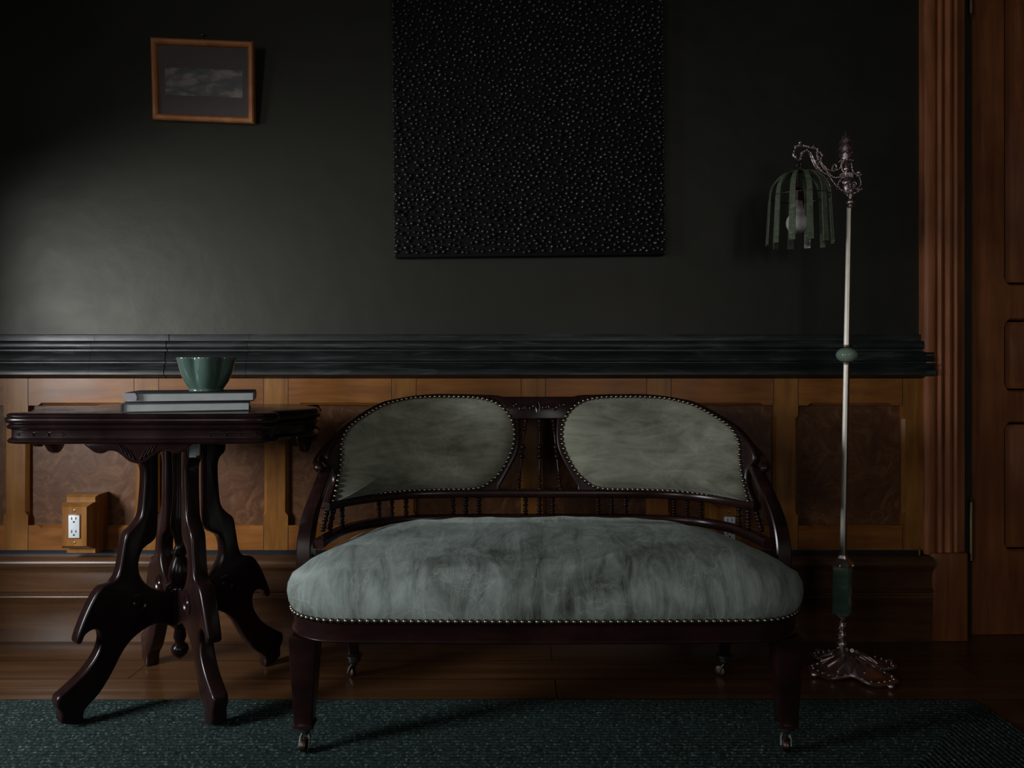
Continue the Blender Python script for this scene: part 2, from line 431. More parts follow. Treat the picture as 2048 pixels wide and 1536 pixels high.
# rails and stiles as separate tone: rails mesh = trim_1, stiles laid as children
bm = bmesh.new()
fr = []; fl = []
for a, b_ in ops:
    f, g = stopped(a, b_, OZ0, OZ1); fr.append(f); fl.append(g)
outer = [(XL, TZ0), (XE, TZ0), (XE, TZ1), (XL, TZ1)]
res = holed_face(bm, outer, fr, lambda x, z: Vector((x, YFN, z)))
for f, g, hv in zip(fr, fl, res[1:]):
    mid = [bm.verts.new((x, YFN+.009, z)) for x, z in g]
    bk = [bm.verts.new((x, YPN+.002, z)) for x, z in g]
    n = len(f)
    for i in range(n):
        for A, B_ in ((hv, mid), (mid, bk)):
            bm.faces.new([A[i], A[(i+1) % n], B_[(i+1) % n], B_[i]])
ov = res[0]; ob = [bm.verts.new((p[0], YW, p[1])) for p in outer]
for i in range(4): bm.faces.new([ov[i], ov[(i+1) % 4], ob[(i+1) % 4], ob[i]])
# assign the stile material by face position
def in_stile(x):
    return all(not (a-.0001 < x < b_+.0001) for a, b_ in ops)
# split faces on the stile lines so the grain can turn
for a, b_ in ops:
    for xx in (a, b_):
        geom = bm.verts[:]+bm.edges[:]+bm.faces[:]
        bmesh.ops.bisect_plane(bm, geom=geom, plane_co=(xx, 0, 0), plane_no=(1, 0, 0))
for f in bm.faces:
    f.material_index = 1 if in_stile(f.calc_center_median().x) else 0
wains = struct('trim_1', bm, [M['oak'], M['oak_v']], None, 20)
# thin dark joints between stiles and rails
for a, b_ in ops:
    bm = bmesh.new(); box(bm, a-.012, b_+.012, YPN, YPN+.006, OZ0-.012, OZ1+.012)
    struct('panel', bm, M['burl'], wains)
bm = bmesh.new()
for a, b_ in ops[1:]:
    for xx in (a, b_):
        box(bm, xx-.0008, xx+.0008, YFN-.0006, YFN+.002, OZ1+.001, TZ1); box(bm, xx-.0008, xx+.0008, YFN-.0006, YFN+.002, TZ0, OZ0-.001)
struct('joint_line', bm, M['hole'], wains)
# ------------------------------------------------------------------ chair rail (trim_2)
def zz(y): return CH-(y-735)/650.0
prof = [(0, .943), (.012, .943), (.013, zz(670)), (.013, zz(681)), (.028, zz(682)), (.032, zz(685)), (.034, zz(694)), (.031, zz(697)), (.024, zz(699)), (.024, zz(702)),
        (.036, zz(704)), (.039, zz(707)), (.036, zz(710)), (.038, zz(712)), (.042, zz(721)), (.036, zz(724)), (.036, zz(726)), (.044, zz(727)), (.047, zz(730)),
        (.044, zz(733)), (.041, zz(735)), (.046, zz(738)), (.049, zz(740)), (.049, zz(749)), (.040, zz(751)), (.030, zz(756)), (.0, zz(757))]
bm = bmesh.new()
cuts = [XL, PX(183, 2.39), PX(333, 2.39), PX(495, 2.39), PX(1866, 2.39)]
for i in range(4):
    d = [0, .0012, -.0008, .0005][i]
    extrude_profile(bm, [(a+(d if a > 0 else 0), z) for a, z in prof], (cuts[i]+.0007, YW, 0), (cuts[i+1]-.0007, YW, 0), (0, -1, 0), (0, 0, 1))
struct('trim_2', bm, M['rail'], None, 50)
# black gap strip and baseboard
bm = bmesh.new(); box(bm, XL, PX(1842, 2.39), 2.393, YW, PZ(1114, 2.39), TZ0)
struct('trim_3', bm, M['blackpaint'])
bp = [(0, .262), (.030, .262), (.050, .260), (.060, .256), (.066, .248), (.067, .240), (.064, .232), (.058, .225), (.052, .220), (.050, .214), (.047, .205), (.047, .163),
      (.052, .161), (.055, .157), (.053, .152), (.049, .150), (.049, .144), (.053, .142), (.055, .138), (.054, .134), (.050, .130), (.048, .02), (.046, 0), (0, 0)]
bm = bmesh.new(); extrude_profile(bm, bp, (XL, YW, 0), (PX(1862, 2.38), YW, 0), (0, -1, 0), (0, 0, 1))
struct('baseboard_back', bm, M['oak_base'], None, 50)
bm = bmesh.new(); lathe(bm, [(.003, 0), (.004, .004), (.0035, .02), (.001, .023)], P(1839, 1111, 2.37), 10)
box(bm, PX(1837, 2.37), PX(1841, 2.37), 2.368, 2.395, PZ(1108, 2.37), PZ(1105, 2.37))
tag(obj('hook', bm, M['brass']), 'tiny pale metal hook at the bottom right corner of the wainscot', 'hook')

# ------------------------------------------------------------------ door and casing
def cprof(y):
    pts = [(1848, .0), (1848, .034), (1851, .037), (1867, .037), (1870, .034), (1871, .024), (1873, .024), (1875, .033), (1880, .037), (1885, .033), (1887, .022), (1889, .022), (1891, .030), (1898, .035), (1904, .031),
           (1906, .020), (1908, .020), (1910, .028), (1914, .031), (1918, .028), (1921, .022), (1932, .015), (1936, .012), (1937, .0)]
    return [(PX(p, 2.39), d) for p, d in pts]
bm = bmesh.new()
pr = cprof(0)
loft(bm, [[Vector((x, YW-d, z)) for x, d in pr] for z in (PZ(1108, 2.39), 2.25)])
struct('trim_4', bm, M['casing'], None, 40)
bm = bmesh.new(); box(bm, PX(1860, 2.38), PX(1934, 2.38), 2.374, YW, 0, PZ(1106, 2.38), .004); struct('trim_5', bm, M['oak_red'])
bm = bmesh.new()
loft(bm, [[Vector((x, YW-d, z)) for x, d in [(1.29+(a-1.29), b_) for a, b_ in [(DX1-.02, 0), (DX1-.02, .03), (DX1+.1, .037), (DX1+.1, 0)]]] for z in (0, 2.25)])
box(bm, 1.27, DX1+.1, YW-.037, YW, DZ, DZ+.13)
struct('trim_6', bm, M['oak_red'])
YD = 2.435
def scal(x0, x1, z0, z1, r=.022):
    """rectangle with stepped, hollowed corners"""
    def corner(cx, cz, sx, sz):
        arc = []
        for k in range(5):
            a = PI/2*k/4
            arc.append((cx+sx*(r-r*math.sin(a))*1.0, cz+sz*(r-r*math.cos(a))))
        return arc
    # convex rounded corners with a small step, counter-clockwise
    pts = []
    for (cx, cz, sx, sz, flip) in ((x0, z0, 1, 1, 1), (x1, z0, -1, 1, 0), (x1, z1, -1, -1, 1), (x0, z1, 1, -1, 0)):
        c = corner(cx, cz, sx, sz)
        c = [(cx, cz+sz*r*1.25)]+[(a+sx*.004 if i < 4 else a, b__) for i, (a, b__) in enumerate(c[::-1])][1:-1]+[(cx+sx*r*1.25, cz)]
        if not flip: c = c[::-1]
        pts += c
    return pts
px0, px1 = PX(2008, YD), DX1-.11
pans = [(px0, px1, PZ(572, YD), 2.02), (px0, px1, PZ(785, YD), PZ(636, YD)), (px0, px1, PZ(1104, YD), PZ(842, YD))]
bm = bmesh.new()
hol = [scal(*q) for q in pans]
do = [(DX0+.004, .0005), (DX1-.004, .008), (DX1-.004, DZ-.004), (DX0+.004, DZ-.004)]
res = holed_face(bm, do, hol, lambda x, z: Vector((x, YD, z)))
for h, hv in zip(hol, res[1:]):
    q = offset_poly(h, .004)
    i1 = [bm.verts.new((x, YD+.004, z)) for x, z in offset_poly(h, .004)]
    i2 = [bm.verts.new((x, YD+.014, z)) for x, z in offset_poly(h, .007)]
    n = len(h)
    for i in range(n):
        bm.faces.new([hv[i], hv[(i+1) % n], i1[(i+1) % n], i1[i]]); bm.faces.new([i1[i], i1[(i+1) % n], i2[(i+1) % n], i2[i]])
ov = res[0]; ob = [bm.verts.new((p[0], YD+.04, p[1])) for p in do]
for i in range(4): bm.faces.new([ov[i], ov[(i+1) % 4], ob[(i+1) % 4], ob[i]])
bm.faces.new(ob)
door = struct('door_1', bm, M['oak_red'], None, 30)
for a, b_, c, d in pans:
    bm = bmesh.new()
    rings = []
    for ins, y in ((-.008, .014), (.012, .014), (.03, .006), (.034, .004)):
        rings.append([Vector((a+ins, YD+y, c+ins)), Vector((b_-ins, YD+y, c+ins)), Vector((b_-ins, YD+y, d-ins)), Vector((a+ins, YD+y, d-ins))])
    loft(bm, rings, caps=True); struct('door_panel', bm, M['oak_red'], door)
for zc_ in (PZ(1062, 2.40), 2.03):
    bm = bmesh.new(); X = PX(1943, 2.41)
    h = .088
    lathe(bm, [(.001, -h-.012), (.006, -h-.006), (.004, -h-.001), (.0065, -h), (.0065, h), (.004, h+.001), (.006, h+.006), (.001, h+.014)], (X, 2.412, zc_), 12)
    hg = obj('hinge', bm, M['brass'], door)
    bm = bmesh.new(); box(bm, X-.016, X+.012, 2.424, 2.434, zc_-.07, zc_+.07, .001); obj('hinge_leaf', bm, M['brass'], hg)

# ------------------------------------------------------------------ outlets in wooden boxes
def outlet(px, py, lab, dim=False):
    YP = 2.31
    cx, cz = PX(px, YP), PZ(py, YP)
    t = thing('electrical_outlet', lab, 'outlet', (cx, 2.395, TZ0), 'outlets in wooden boxes on the wainscot')
    hw, z0, z1 = .046, cz-.068, cz+.068
    zb = TZ0+.003
    bm = bmesh.new()
    loft(bm, [[Vector((cx+sx*(a), y, z)) for sx, z in ((-1, zb), (1, zb), (1, zt), (-1, zt))] for a, y, zt in ((.048, YPN, z1+.020), (.048, 2.355, z1+.020), (.043, 2.345, z1+.014))])
    obj('wooden_box', bm, M['oak_v'], t, 20)
    bm = bmesh.new()
    loft(bm, [[Vector((cx+sx*(hw-i), y, z)) for sx, z in ((-1, z0+i), (1, z0+i), (1, z1-i), (-1, z1-i))] for i, y in ((0, 2.347), (0, 2.325), (.003, 2.320), (.010, 2.310), (.011, 2.310))])
    pl = obj('wall_plate', bm, M['oak_v'], t, 20)
    bm = bmesh.new(); box(bm, cx-.0195, cx+.0195, 2.3085, 2.312, cz-.037, cz+.037, .001); obj('cutout_rim', bm, M['oak_red'], pl)
    bm = bmesh.new(); box(bm, cx-.0165, cx+.0165, 2.3065, 2.312, cz-.0335, cz+.0335, .001)
    rc = obj('receptacle', bm, M['white'], t)
    for s in (-1, 1):
        bm = bmesh.new()
        zc = cz+s*.0195+.002
        box(bm, cx-.0075, cx-.0055, 2.3055, 2.307, zc-.001, zc+.0075); box(bm, cx+.0050, cx+.0070, 2.3055, 2.307, zc, zc+.0070)
        lathe(bm, [(.0026, 0), (.0026, .001)], (cx, 2.3065, zc-.007), 12, (0, -1, 0))
        obj('socket', bm, M['hole'], rc)
    for s in (-1, 1):
        bm = bmesh.new(); lathe(bm, [(.0032, 0), (.003, .001), (.001, .0015)], (cx, 2.310, cz+s*.048), 12, (0, -1, 0))
        obj('screw', bm, M['brass'], t)
outlet(149, 1053, 'duplex outlet in a wooden box on the wainscot behind the side table')
outlet(1459, 1056, 'duplex outlet in a wooden box seen through the settee back, right')

# ------------------------------------------------------------------ rug
RX0, RX1, RY0, RY1 = -1.75, PX(1956, 1.945), -.55, 1.945
bm = bmesh.new()
pitch = .0130; sub = 4; rings = []
def rrect(x0, x1, y0, y1, r, n=6):
    out = []
    for cx, cy, a0 in ((x1-r, y1-r, 0), (x0+r, y1-r, PI/2), (x0+r, y0+r, PI), (x1-r, y0+r, 1.5*PI)):
        for k in range(n+1):
            a = a0+PI/2*k/n; out.append((cx+r*math.cos(a), cy+r*math.sin(a)))
    return out
rings.append([Vector((x, y, 0.0008)) for x, y in rrect(RX0, RX1, RY0, RY1, .05)])
nr = int((RY1-RY0)/2/pitch*sub)-2
for i in range(1, nr):
    d = i*pitch/sub; ph = (i % sub)/sub
    z = .0045+.0040*math.sqrt(max(0, math.sin(PI*ph))) if i % sub else .0045
    r = max(.05-d, .006)
    rings.append([Vector((x, y, z)) for x, y in rrect(RX0+d, RX1-d, RY0+d, RY1-d, r)])
loft(bm, rings)
tag(obj('rug', bm, M['rug'], None, 180), 'dark green braided rectangular rug on the plank floor under the settee', 'rug')

# ------------------------------------------------------------------ framed picture
pt = thing('picture_frame', 'small honey-wood framed landscape print hanging crooked on the dark wall', 'picture', P(408, 163, 2.384))
pt.rotation_euler = (math.radians(8.5), math.radians(2.3), 0)   # leans forward on its wire and hangs crooked
W_, H_ = .3125, .240
bm = bmesh.new()
fw = .0185
def ringbox(bm, w, h, fw, y0, y1):
    a = [(-w/2, -h/2), (w/2, -h/2), (w/2, h/2), (-w/2, h/2)]
    secs = [(0, y1), (0, y0+.004), (.004, y0), (fw-.007, y0), (fw-.002, y0+.004), (fw, y0+.010), (fw, y1)]
    rings = [[Vector((math.copysign(abs(x)-i, x), y, math.copysign(abs(z)-i, z))) for x, z in a] for i, y in secs]
    loft(bm, rings, caps=False, loop=True)
ringbox(bm, W_, H_, fw, -.016, .008)
obj('frame', bm, M['pic_frame'], pt, 30, True)
bm = bmesh.new(); box(bm, -W_/2+.01, W_/2-.01, .0, .006, -H_/2+.01, H_/2-.01); obj('mat_board', bm, M['mat_board'], pt, 30, True)
bm = bmesh.new(); box(bm, -.119, .119, -.0012, .001, -.044, .037); obj('print', bm, M['art'], pt, 30, True)
bm = bmesh.new(); box(bm, -W_/2+.012, W_/2-.012, -.006, -.0045, -H_/2+.012, H_/2-.012); obj('glass', bm, M['glass'], pt, 30, True)
bm = bmesh.new(); lathe(bm, [(.002, 0), (.002, .012), (.004, .013), (.003, .016), (.0005, .017)], P(408, 73, YW), 10, (0, -1, 0))
tag(obj('nail', bm, M['bronze']), 'small nail head in the wall above the framed landscape print', 'nail')

# ------------------------------------------------------------------ black relief painting
bt_c = P(1060, 200, 2.38); rot = math.radians(-.9*-1)
bt = thing('relief_painting', 'large black canvas covered in glossy raised beads on the dark wall', 'painting', (bt_c.x, 2.40, PZ(512, 2.38)))
bt.rotation_euler = (0, math.radians(-.6), 0)
PW, PH = 540/650*1.0, 1.02
bm = bmesh.new(); box(bm, -PW/2, PW/2, -.020, .017, 0, PH, .003); obj('canvas', bm, M['canvas'], bt, 30, True)
# one mesh of beads, packed irregularly over face and edges
bm = bmesh.new()
rr = random.Random(3)
dome = []
for (e, nseg) in ((0, 8), (.45, 8), (.95, 8), (1.35, 6)):
    dome.append([(math.cos(e)*math.cos(2*PI*k/8), math.cos(e)*math.sin(2*PI*k/8), math.sin(e)) for k in range(8)])
def bead(cx, cz, y, r, h, tx=0, tz=0):
    rings_ = []
    for i, ring in enumerate(dome):
        s = ring[0][2]
        rings_.append([bm.verts.new((cx+a*r+tx*s*r, y-c*h, cz+b_*r+tz*s*r)) for a, b_, c in ring])
    for i in range(len(rings_)-1):
        for k in range(8): bm.faces.new([rings_[i][k], rings_[i][(k+1) % 8], rings_[i+1][(k+1) % 8], rings_[i+1][k]])
    bm.faces.new(rings_[-1])
sp = .0160
cell = {}
npts = 0
for _ in range(26000):
    x = rr.uniform(-PW/2+.005, PW/2-.005); z = rr.uniform(.012, PH-.01)
    key = (int(x/sp), int(z/sp)); ok = True
    for i in (-1, 0, 1):
        for j in (-1, 0, 1):
            for q in cell.get((key[0]+i, key[1]+j), ()):
                if (q[0]-x)**2+(q[1]-z)**2 < (sp*.82)**2: ok = False
    if not ok: continue
    cell.setdefault(key, []).append((x, z))
    r = rr.uniform(.0046, .0078)
    bead(x, z, -.0195, r, r*rr.uniform(1.0, 1.9), rr.uniform(-.3, .3), rr.uniform(-.5, .2)); npts += 1
for k in range(90):
    z = .01+k*.0112+rr.uniform(-.003, .003)
    for sx in (-1, 1): bead(sx*(PW/2-.001), z, -.014, rr.uniform(.003, .0055), .008)
print('beads', npts)
tag(obj('bead_relief', bm, M['beads'], bt, 60, True), kind='stuff')

# ------------------------------------------------------------------ side table
TC = Vector((-.857, 2.0, 0)); ZT = .735
table = thing('side_table', 'dark mahogany Victorian side table with moulded top and four splayed carved legs', 'table', TC)
def qpts():
    q = [(0, -.247), (.10, -.246), (.20, -.244), (.255, -.244), (.288, -.238), (.308, -.222), (.316, -.200), (.312, -.178), (.300, -.163), (.296, -.150), (.308, -.128),
         (.330, -.100), (.348, -.060), (.358, -.02)]
    s = spline([Vector((a, b_, 0)) for a, b_ in q], 4)
    right = [(p.x, p.y) for p in s]
    back = [(x, -y) for x, y in reversed(right)]
    half = right+[(.360, 0)]+back
    left = [(-x, y) for x, y in reversed(half) if x > 1e-6]
    return half+left
tout = qpts()
def tloop(ins, z):
    q = offset_poly(tout, ins); return [Vector((TC.x+p[0], TC.y+p[1], z)) for p in q]
bm = bmesh.new()
tp = [(.30, ZT-.024), (.010, ZT-.024), (.004, ZT-.022), (.001, ZT-.018), (.000, ZT-.014), (.002, ZT-.010), (.006, ZT-.008), (.004, ZT-.006), (.005, ZT-.003), (.009, ZT-.0005), (.014, ZT)]
tp = tp[1:]
loft(bm, [tloop(a, b_) for a, b_ in tp])
obj('tabletop', bm, M['mahog'], table, 50)
bm = bmesh.new()
ap = [(.012, ZT-.0235), (.006, ZT-.027), (.004, ZT-.031), (.006, ZT-.035), (.013, ZT-.037), (.014, ZT-.040), (.014, ZT-.056), (.011, ZT-.058), (.007, ZT-.060), (.005, ZT-.064), (.008, ZT-.068), (.016, ZT-.070), (.03, ZT-.070)]
loft(bm, [tloop(a, b_) for a, b_ in ap])
apron = obj('apron', bm, M['mahog'], table, 50)
# incised leaf carving near the corners of the apron
for side in (-1, 1):
    bm = bmesh.new()
    for k in range(3):
        x0_ = TC.x+side*(.255-.035*k); y_ = TC.y-.231
        tube(bm, [(x0_+side*.012*math.cos(a)*1.6, y_, ZT-.048+.006*math.sin(a)) for a in [i*PI/5 for i in range(-1, 7)]], .0012, 6)
    obj('carved_leaf', bm, M['mahog'], apron)
# carved drop under the apron, front, and matching ones behind and at the ends
def drop(cx, cy, dx, dy, w):
    up = [(-w, 0), (-w*.9, -.010), (-w*.78, -.020), (-w*.66, -.022), (-w*.56, -.016), (-w*.42, -.017), (-w*.30, -.026), (-w*.16, -.040), (0, -.046)]
    up = [(p.x, p.y) for p in spline([Vector((a, b_, 0)) for a, b_ in up], 3)]
    poly = up+[(-a, b_) for a, b_ in reversed(up[:-1])]+[(w*.99, .006), (-w*.99, .006)]
    bm = bmesh.new()
    slab(bm, poly, lambda a, b_, t: Vector((cx+dx*a-dy*t, cy+dy*a+dx*t, ZT-.070+b_)), .018, .003)
    for s in (-1, 1):
        for k in range(4):
            pts = [Vector((s*(.006+k*.009+.012*t), -.036+.006*k+.022*t, 0)) for t in (0, .3, .6, 1)]
            tube(bm, [Vector((cx+dx*p.x+dy*.010*(1 if dx else 1), cy+dy*p.x-dx*.010, ZT-.070+p.y)) for p in pts], lambda t: .0022*(1-.6*t), 6)
    obj('carved_drop', bm, M['mahog_red'], table)
drop(TC.x, TC.y-.218, 1, 0, .125)
drop(TC.x+.322, TC.y, 0, 1, .10)
drop(TC.x, TC.y+.218, -1, 0, .125)
drop(TC.x-.322, TC.y, 0, -1, .10)
# leg profile: traced on the plane of the front-left leg
foot = Vector((-1.030, 1.795)); dL = (foot-TC.xy).normalized()
def to_rz(px, py, d=dL):
    k = (px-1024)/F                      # ray x = k*y
    # TC + r d on ray:  TCx + r dx = k (TCy + r dy)
    r = (k*TC.y-TC.x)/(d.x-k*d.y); Y = TC.y+r*d.y
    return (r, PZ(py, Y))
legpx = [(266, 890), (266, 914), (279, 928), (284, 945), (282, 990), (277, 1030), (262, 1052), (247, 1068), (241, 1096), (233, 1140), (222, 1160), (200, 1171), (183, 1192), (165, 1229), (149, 1272), (149, 1285), (158, 1284),
         (166, 1267), (181, 1257), (194, 1260), (197, 1281), (187, 1312), (162, 1350), (126, 1387), (110, 1403), (109, 1422), (117, 1437), (119, 1459), (160, 1459), (164, 1431), (194, 1394), (219, 1350), (243, 1300), (269, 1268), (304, 1246), (335, 1250)]
legin = [(338, 1180), (312, 1179), (291, 1169), (276, 1150), (272, 1125), (281, 1096), (305, 1076), (310, 1045), (311, 1000), (311, 930), (311, 890)]
lo = [to_rz(*p) for p in legpx]; li = [to_rz(*p) for p in legin]
zfoot = min(z for r, z in lo)
lo = [(r, z) for r, z in lo]
def smooth2(pts, m=3): return [(p.x, p.y) for p in spline([Vector((a, b_, 0)) for a, b_ in pts], m)]
rail_z = ZT-.0705
lo[0] = (lo[0][0]+.0, rail_z); li[-1] = (li[-1][0], rail_z)
legpoly = smooth2(lo)+[(.012, lo[-1][1])]+[(.012, li[0][1])]+smooth2(li)
FZ = .0105                                # rug thickness under front feet
def leg(d, zoff):
    n = Vector((-d.y, d.x))
    t = Vector((0, 0, 0))
    zb = min(z for r, z in legpoly)
    def fn(r, z, h):
        zz_ = z if z > .2 else .2+(z-.2)*(.2-zoff)/(.2-zb)
        return Vector((TC.x+d.x*r+n.x*h, TC.y+d.y*r+n.y*h, zz_))
    bm = bmesh.new(); slab(bm, legpoly, fn, .036, .006, 3)
    lg = obj('leg', bm, M['mahog'], table, 50)
    # roundel on both faces, carved tongue on the outer edge
    bm = bmesh.new()
    rc, zc = to_rz(268, 1205)
    for s in (-1, 1):
        c = Vector((TC.x+d.x*rc+n.x*s*.017, TC.y+d.y*rc+n.y*s*.017, zc))
        lathe(bm, [(.026, 0), (.0255, .004), (.021, .005), (.018, .002), (.011, .002), (.008, .005), (.001, .006)], c, 20, (n.x*s, n.y*s, 0))
    obj('roundel', bm, M['mahog'], lg)
    return lg
for sx, sy in ((-1, -1), (1, -1), (-1, 1), (1, 1)):
    d = Vector((abs(dL.x)*sx, abs(dL.y)*sy))
    leg(d, FZ if sy < 0 else 0)
# centre post, urn and hanging finial
bm = bmesh.new(); cz = lambda y: PZ(y, TC.y)
lathe(bm, [(.03, rail_z), (.034, rail_z-.01), (.020, rail_z-.02), (.016, cz(960)), (.018, cz(1000)), (.022, cz(1030)), (.024, cz(1050)), (.016, cz(1070)), (.011, cz(1090)), (.015, cz(1097)), (.020, cz(1104)),
           (.014, cz(1112)), (.020, cz(1120)), (.026, cz(1135)), (.028, cz(1150)), (.024, cz(1162)), (.034, cz(1168)), (.036, cz(1178)), (.030, cz(1184)), (.030, cz(1244)), (.02, cz(1250)), (.013, cz(1256)), (.016, cz(1272)),
           (.011, cz(1284)), (.019, cz(1290)), (.022, cz(1297)), (.019, cz(1306)), (.010, cz(1313)), (.002, cz(1318))], (TC.x, TC.y, 0), 24)
obj('centre_post', bm, M['mahog'], table, 50)
bm = bmesh.new(); box(bm, TC.x-.18, TC.x+.18, TC.y-.03, TC.y+.03, rail_z-.016, rail_z+.002, .002); box(bm, TC.x-.03, TC.x+.03, TC.y-.18, TC.y+.18, rail_z-.016, rail_z+.002, .002)
obj('cross_rail', bm, M['mahog'], table)
bm = bmesh.new(); a = P(378, 891, 1.87); b_ = P(392, 915, 1.87); box(bm, a.x, b_.x, 1.87, 1.874, b_.z, rail_z+.002, .0006)
a = P(392, 890, 1.87); c_ = P(398, 911, 1.87); box(bm, a.x+.001, c_.x, 1.868, 1.878, c_.z, rail_z+.002, .0006)
tag(obj('tag', bm, M['tagm'], table), 'small grey tag')

# ------------------------------------------------------------------ books and bowl
def book(px0, px1, Y0, rot, dep, z0, th, spine, cover, lab):
    ca, sa = math.cos(rot), math.sin(rot)
    X0 = PX(px0, Y0); k = (px1-1024)/F
    L = (k*Y0-X0)/(ca-k*sa)               # length so that the far end meets column px1
    t = thing('book', lab, 'book', (X0, Y0, z0), 'stacked books on the side table')
    t.rotation_euler = (0, 0, rot)
    c = .003; x0, x1, y0, y1 = 0, L, 0, dep
    bm = bmesh.new()
    box(bm, x0, x1, y0, y1, 0, c, .0008); box(bm, x0, x1, y0, y1, th-c, th, .0008)
    xs = x0 if spine < 0 else x1
    pts = [(xs+spine*(.000+.003*math.sin(PI*k/8)), th/2-(th/2)*math.cos(PI*k/8)) for k in range(9)]
    inn = [(xs-spine*.0015, p[1]) for p in reversed(pts)]
    loft(bm, [[Vector((p[0], y, p[1])) for p in pts+inn] for y in (y0, y1)])
    obj('cover', bm, cover, t, 35, True)
    bm = bmesh.new(); m_ = .003
    box(bm, x0+(m_ if spine > 0 else .0016), x1-(m_ if spine < 0 else .0016), y0+m_, y1-m_, c, th-c)
    obj('pages', bm, M['pages'], t, 35, True)
    return t
b1 = book(244, 500, 1.785, math.radians(18), .20, ZT+.0004, .0225, -1, M['cover2'], 'lower of the two large books stacked on the side table, grey cover')
b2 = book(250, 507, 1.79, math.radians(17), .195, ZT+.0235, .0235, 1, M['cover'], 'upper of the two large stacked books, with a pale jacket corner at its left')
bm = bmesh.new()
slab(bm, [(-.004, .016), (-.005, .0225), (.022, .022), (.026, .0135), (.024, .004), (.003, .0075)], lambda a, b__, t: Vector((a, -.002+t, b__)), .0012, .0003, 1)
jk = obj('jacket_corner', bm, M['paper'], b2, 35, True)
# bowl
BZ = ZT+.0475; BC = Vector((PX(413, 1.9), 1.9, BZ))
bowl = thing('bowl', 'sea-green glazed pleated ceramic bowl standing on the upper book', 'bowl', BC)
bm = bmesh.new()
def bowl_ring(r, z, amt, n=96, ph=.0):
    out = []
    for k in range(n):
        a = 2*PI*k/n
        L = 6; t = (a+ph)*L/2
        pleat = 1-amt*(abs(math.cos(t))**.55 < 0) 
        f = 1+amt*(abs(math.sin(t))**.6-.75)
        out.append(Vector((BC.x+r*f*math.cos(a), BC.y+r*f*math.sin(a), z)))
    return out
H = .0815; ph = .62
pr = [(.026, 0, 0), (.040, 0, .0), (.041, .003, .01), (.039, .006, .02), (.044, .012, .05), (.052, .024, .08), (.059, .040, .14), (.064, .058, .18), (.067, .072, .22), (.070, .0795, .27), (.0695, H, .27), (.066, .0800, .27),
      (.062, .068, .17), (.057, .045, .12), (.048, .024, .08), (.036, .012, .03), (.01, .009, 0)]
loft(bm, [bowl_ring(r, BZ+z, a, ph=ph) for r, z, a in pr])
obj('vessel', bm, M['glaze'], bowl, 60)

# ------------------------------------------------------------------ settee
SC = .0735
settee = thing('settee', 'antique mahogany settee with worn sage-green velvet seat and two padded back panels', 'settee', (SC, 1.9, 0))
SY0, SY1, SA = 1.64, 2.135, .567
def seat_ring(ins, z, n=12, wob=0):
    """rounded-rectangle plan, front bowed slightly"""
    x0, x1, y0, y1 = SC-SA+ins, SC+SA-ins, SY0+ins, SY1-ins*.8
    r = max(.125-ins*.7, .05)
    out = []
    def arc(cx, cy, a0):
        return [(cx+r*math.cos(a0+PI/2*k/n), cy+r*math.sin(a0+PI/2*k/n)) for k in range(n+1)]
    c = [arc(x1-r, y1-r, 0), arc(x0+r, y1-r, PI/2), arc(x0+r, y0+r, PI), arc(x1-r, y0+r, 1.5*PI)]
    ns = [40, 12, 40, 12]
    for i in range(4):
        out += c[i]
        p, q = c[i][-1], c[(i+1) % 4][0]
        for k in range(1, ns[i]):
            t = k/ns[i]; out.append((p[0]+(q[0]-p[0])*t, p[1]+(q[1]-p[1])*t))
    # gentle bow of the front edge
    return [Vector((x, y-(.012*(1-((x-SC)/SA)**2) if y < (SY0+SY1)/2 else 0)*min(1, max(0, (1.9-y)/.2)), z)) for x, y in out]
zr0, zr1 = .258, .3025
bm = bmesh.new()
loft(bm, [seat_ring(a, b_) for a, b_ in ((.03, zr0+.001), (.004, zr0), (-.001, zr0+.001), (-.003, zr0+.004), (-.001, zr0+.008), (.002, zr0+.009), (.001, zr1-.006), (.0, zr1-.003), (.004, zr1), (.03, zr1))])
obj('seat_rail', bm, M['mahog_red'], settee, 50)
bm = bmesh.new()
cp = [(.02, zr1-.002), (.002, zr1-.0005), (-.004, zr1+.010), (-.010, .325), (-.013, .345), (-.011, .364), (-.002, .385), (.014, .403), (.035, .416), (.062, .427), (.095, .436), (.13, .444), (.165, .451), (.20, .457), (.225, .460)]
rings = [seat_ring(a, b_) for a, b_ in cp]
rn = random.Random(5)
def wr(p):
    return .0025*math.sin(p.x*23+1.3*math.sin(p.y*17))*math.sin(p.y*31+p.x*7)+.0012*math.sin(p.x*71+p.z*40)
for i, r in enumerate(rings):
    if i > 2:
        for p in r:
            k = min(1, (i-2)/5)
            fx = (p.x-SC)/SA
            bk = min(1, max(0, (p.y-1.70)/.38))
            p.z -= k*(.014+.036*abs(fx)**3)*bk
            p.z += k*wr(p)+(.012*k*(1-fx*fx) if i > 6 else .008*k*(1-fx*fx))-(.010*k*abs(fx)**4 if i > 6 else 0)
# close the middle with a ridge line so that the top stays a smooth dome
loft(bm, rings)
cush = obj('seat_cushion', bm, M['velvet'], settee, 180)
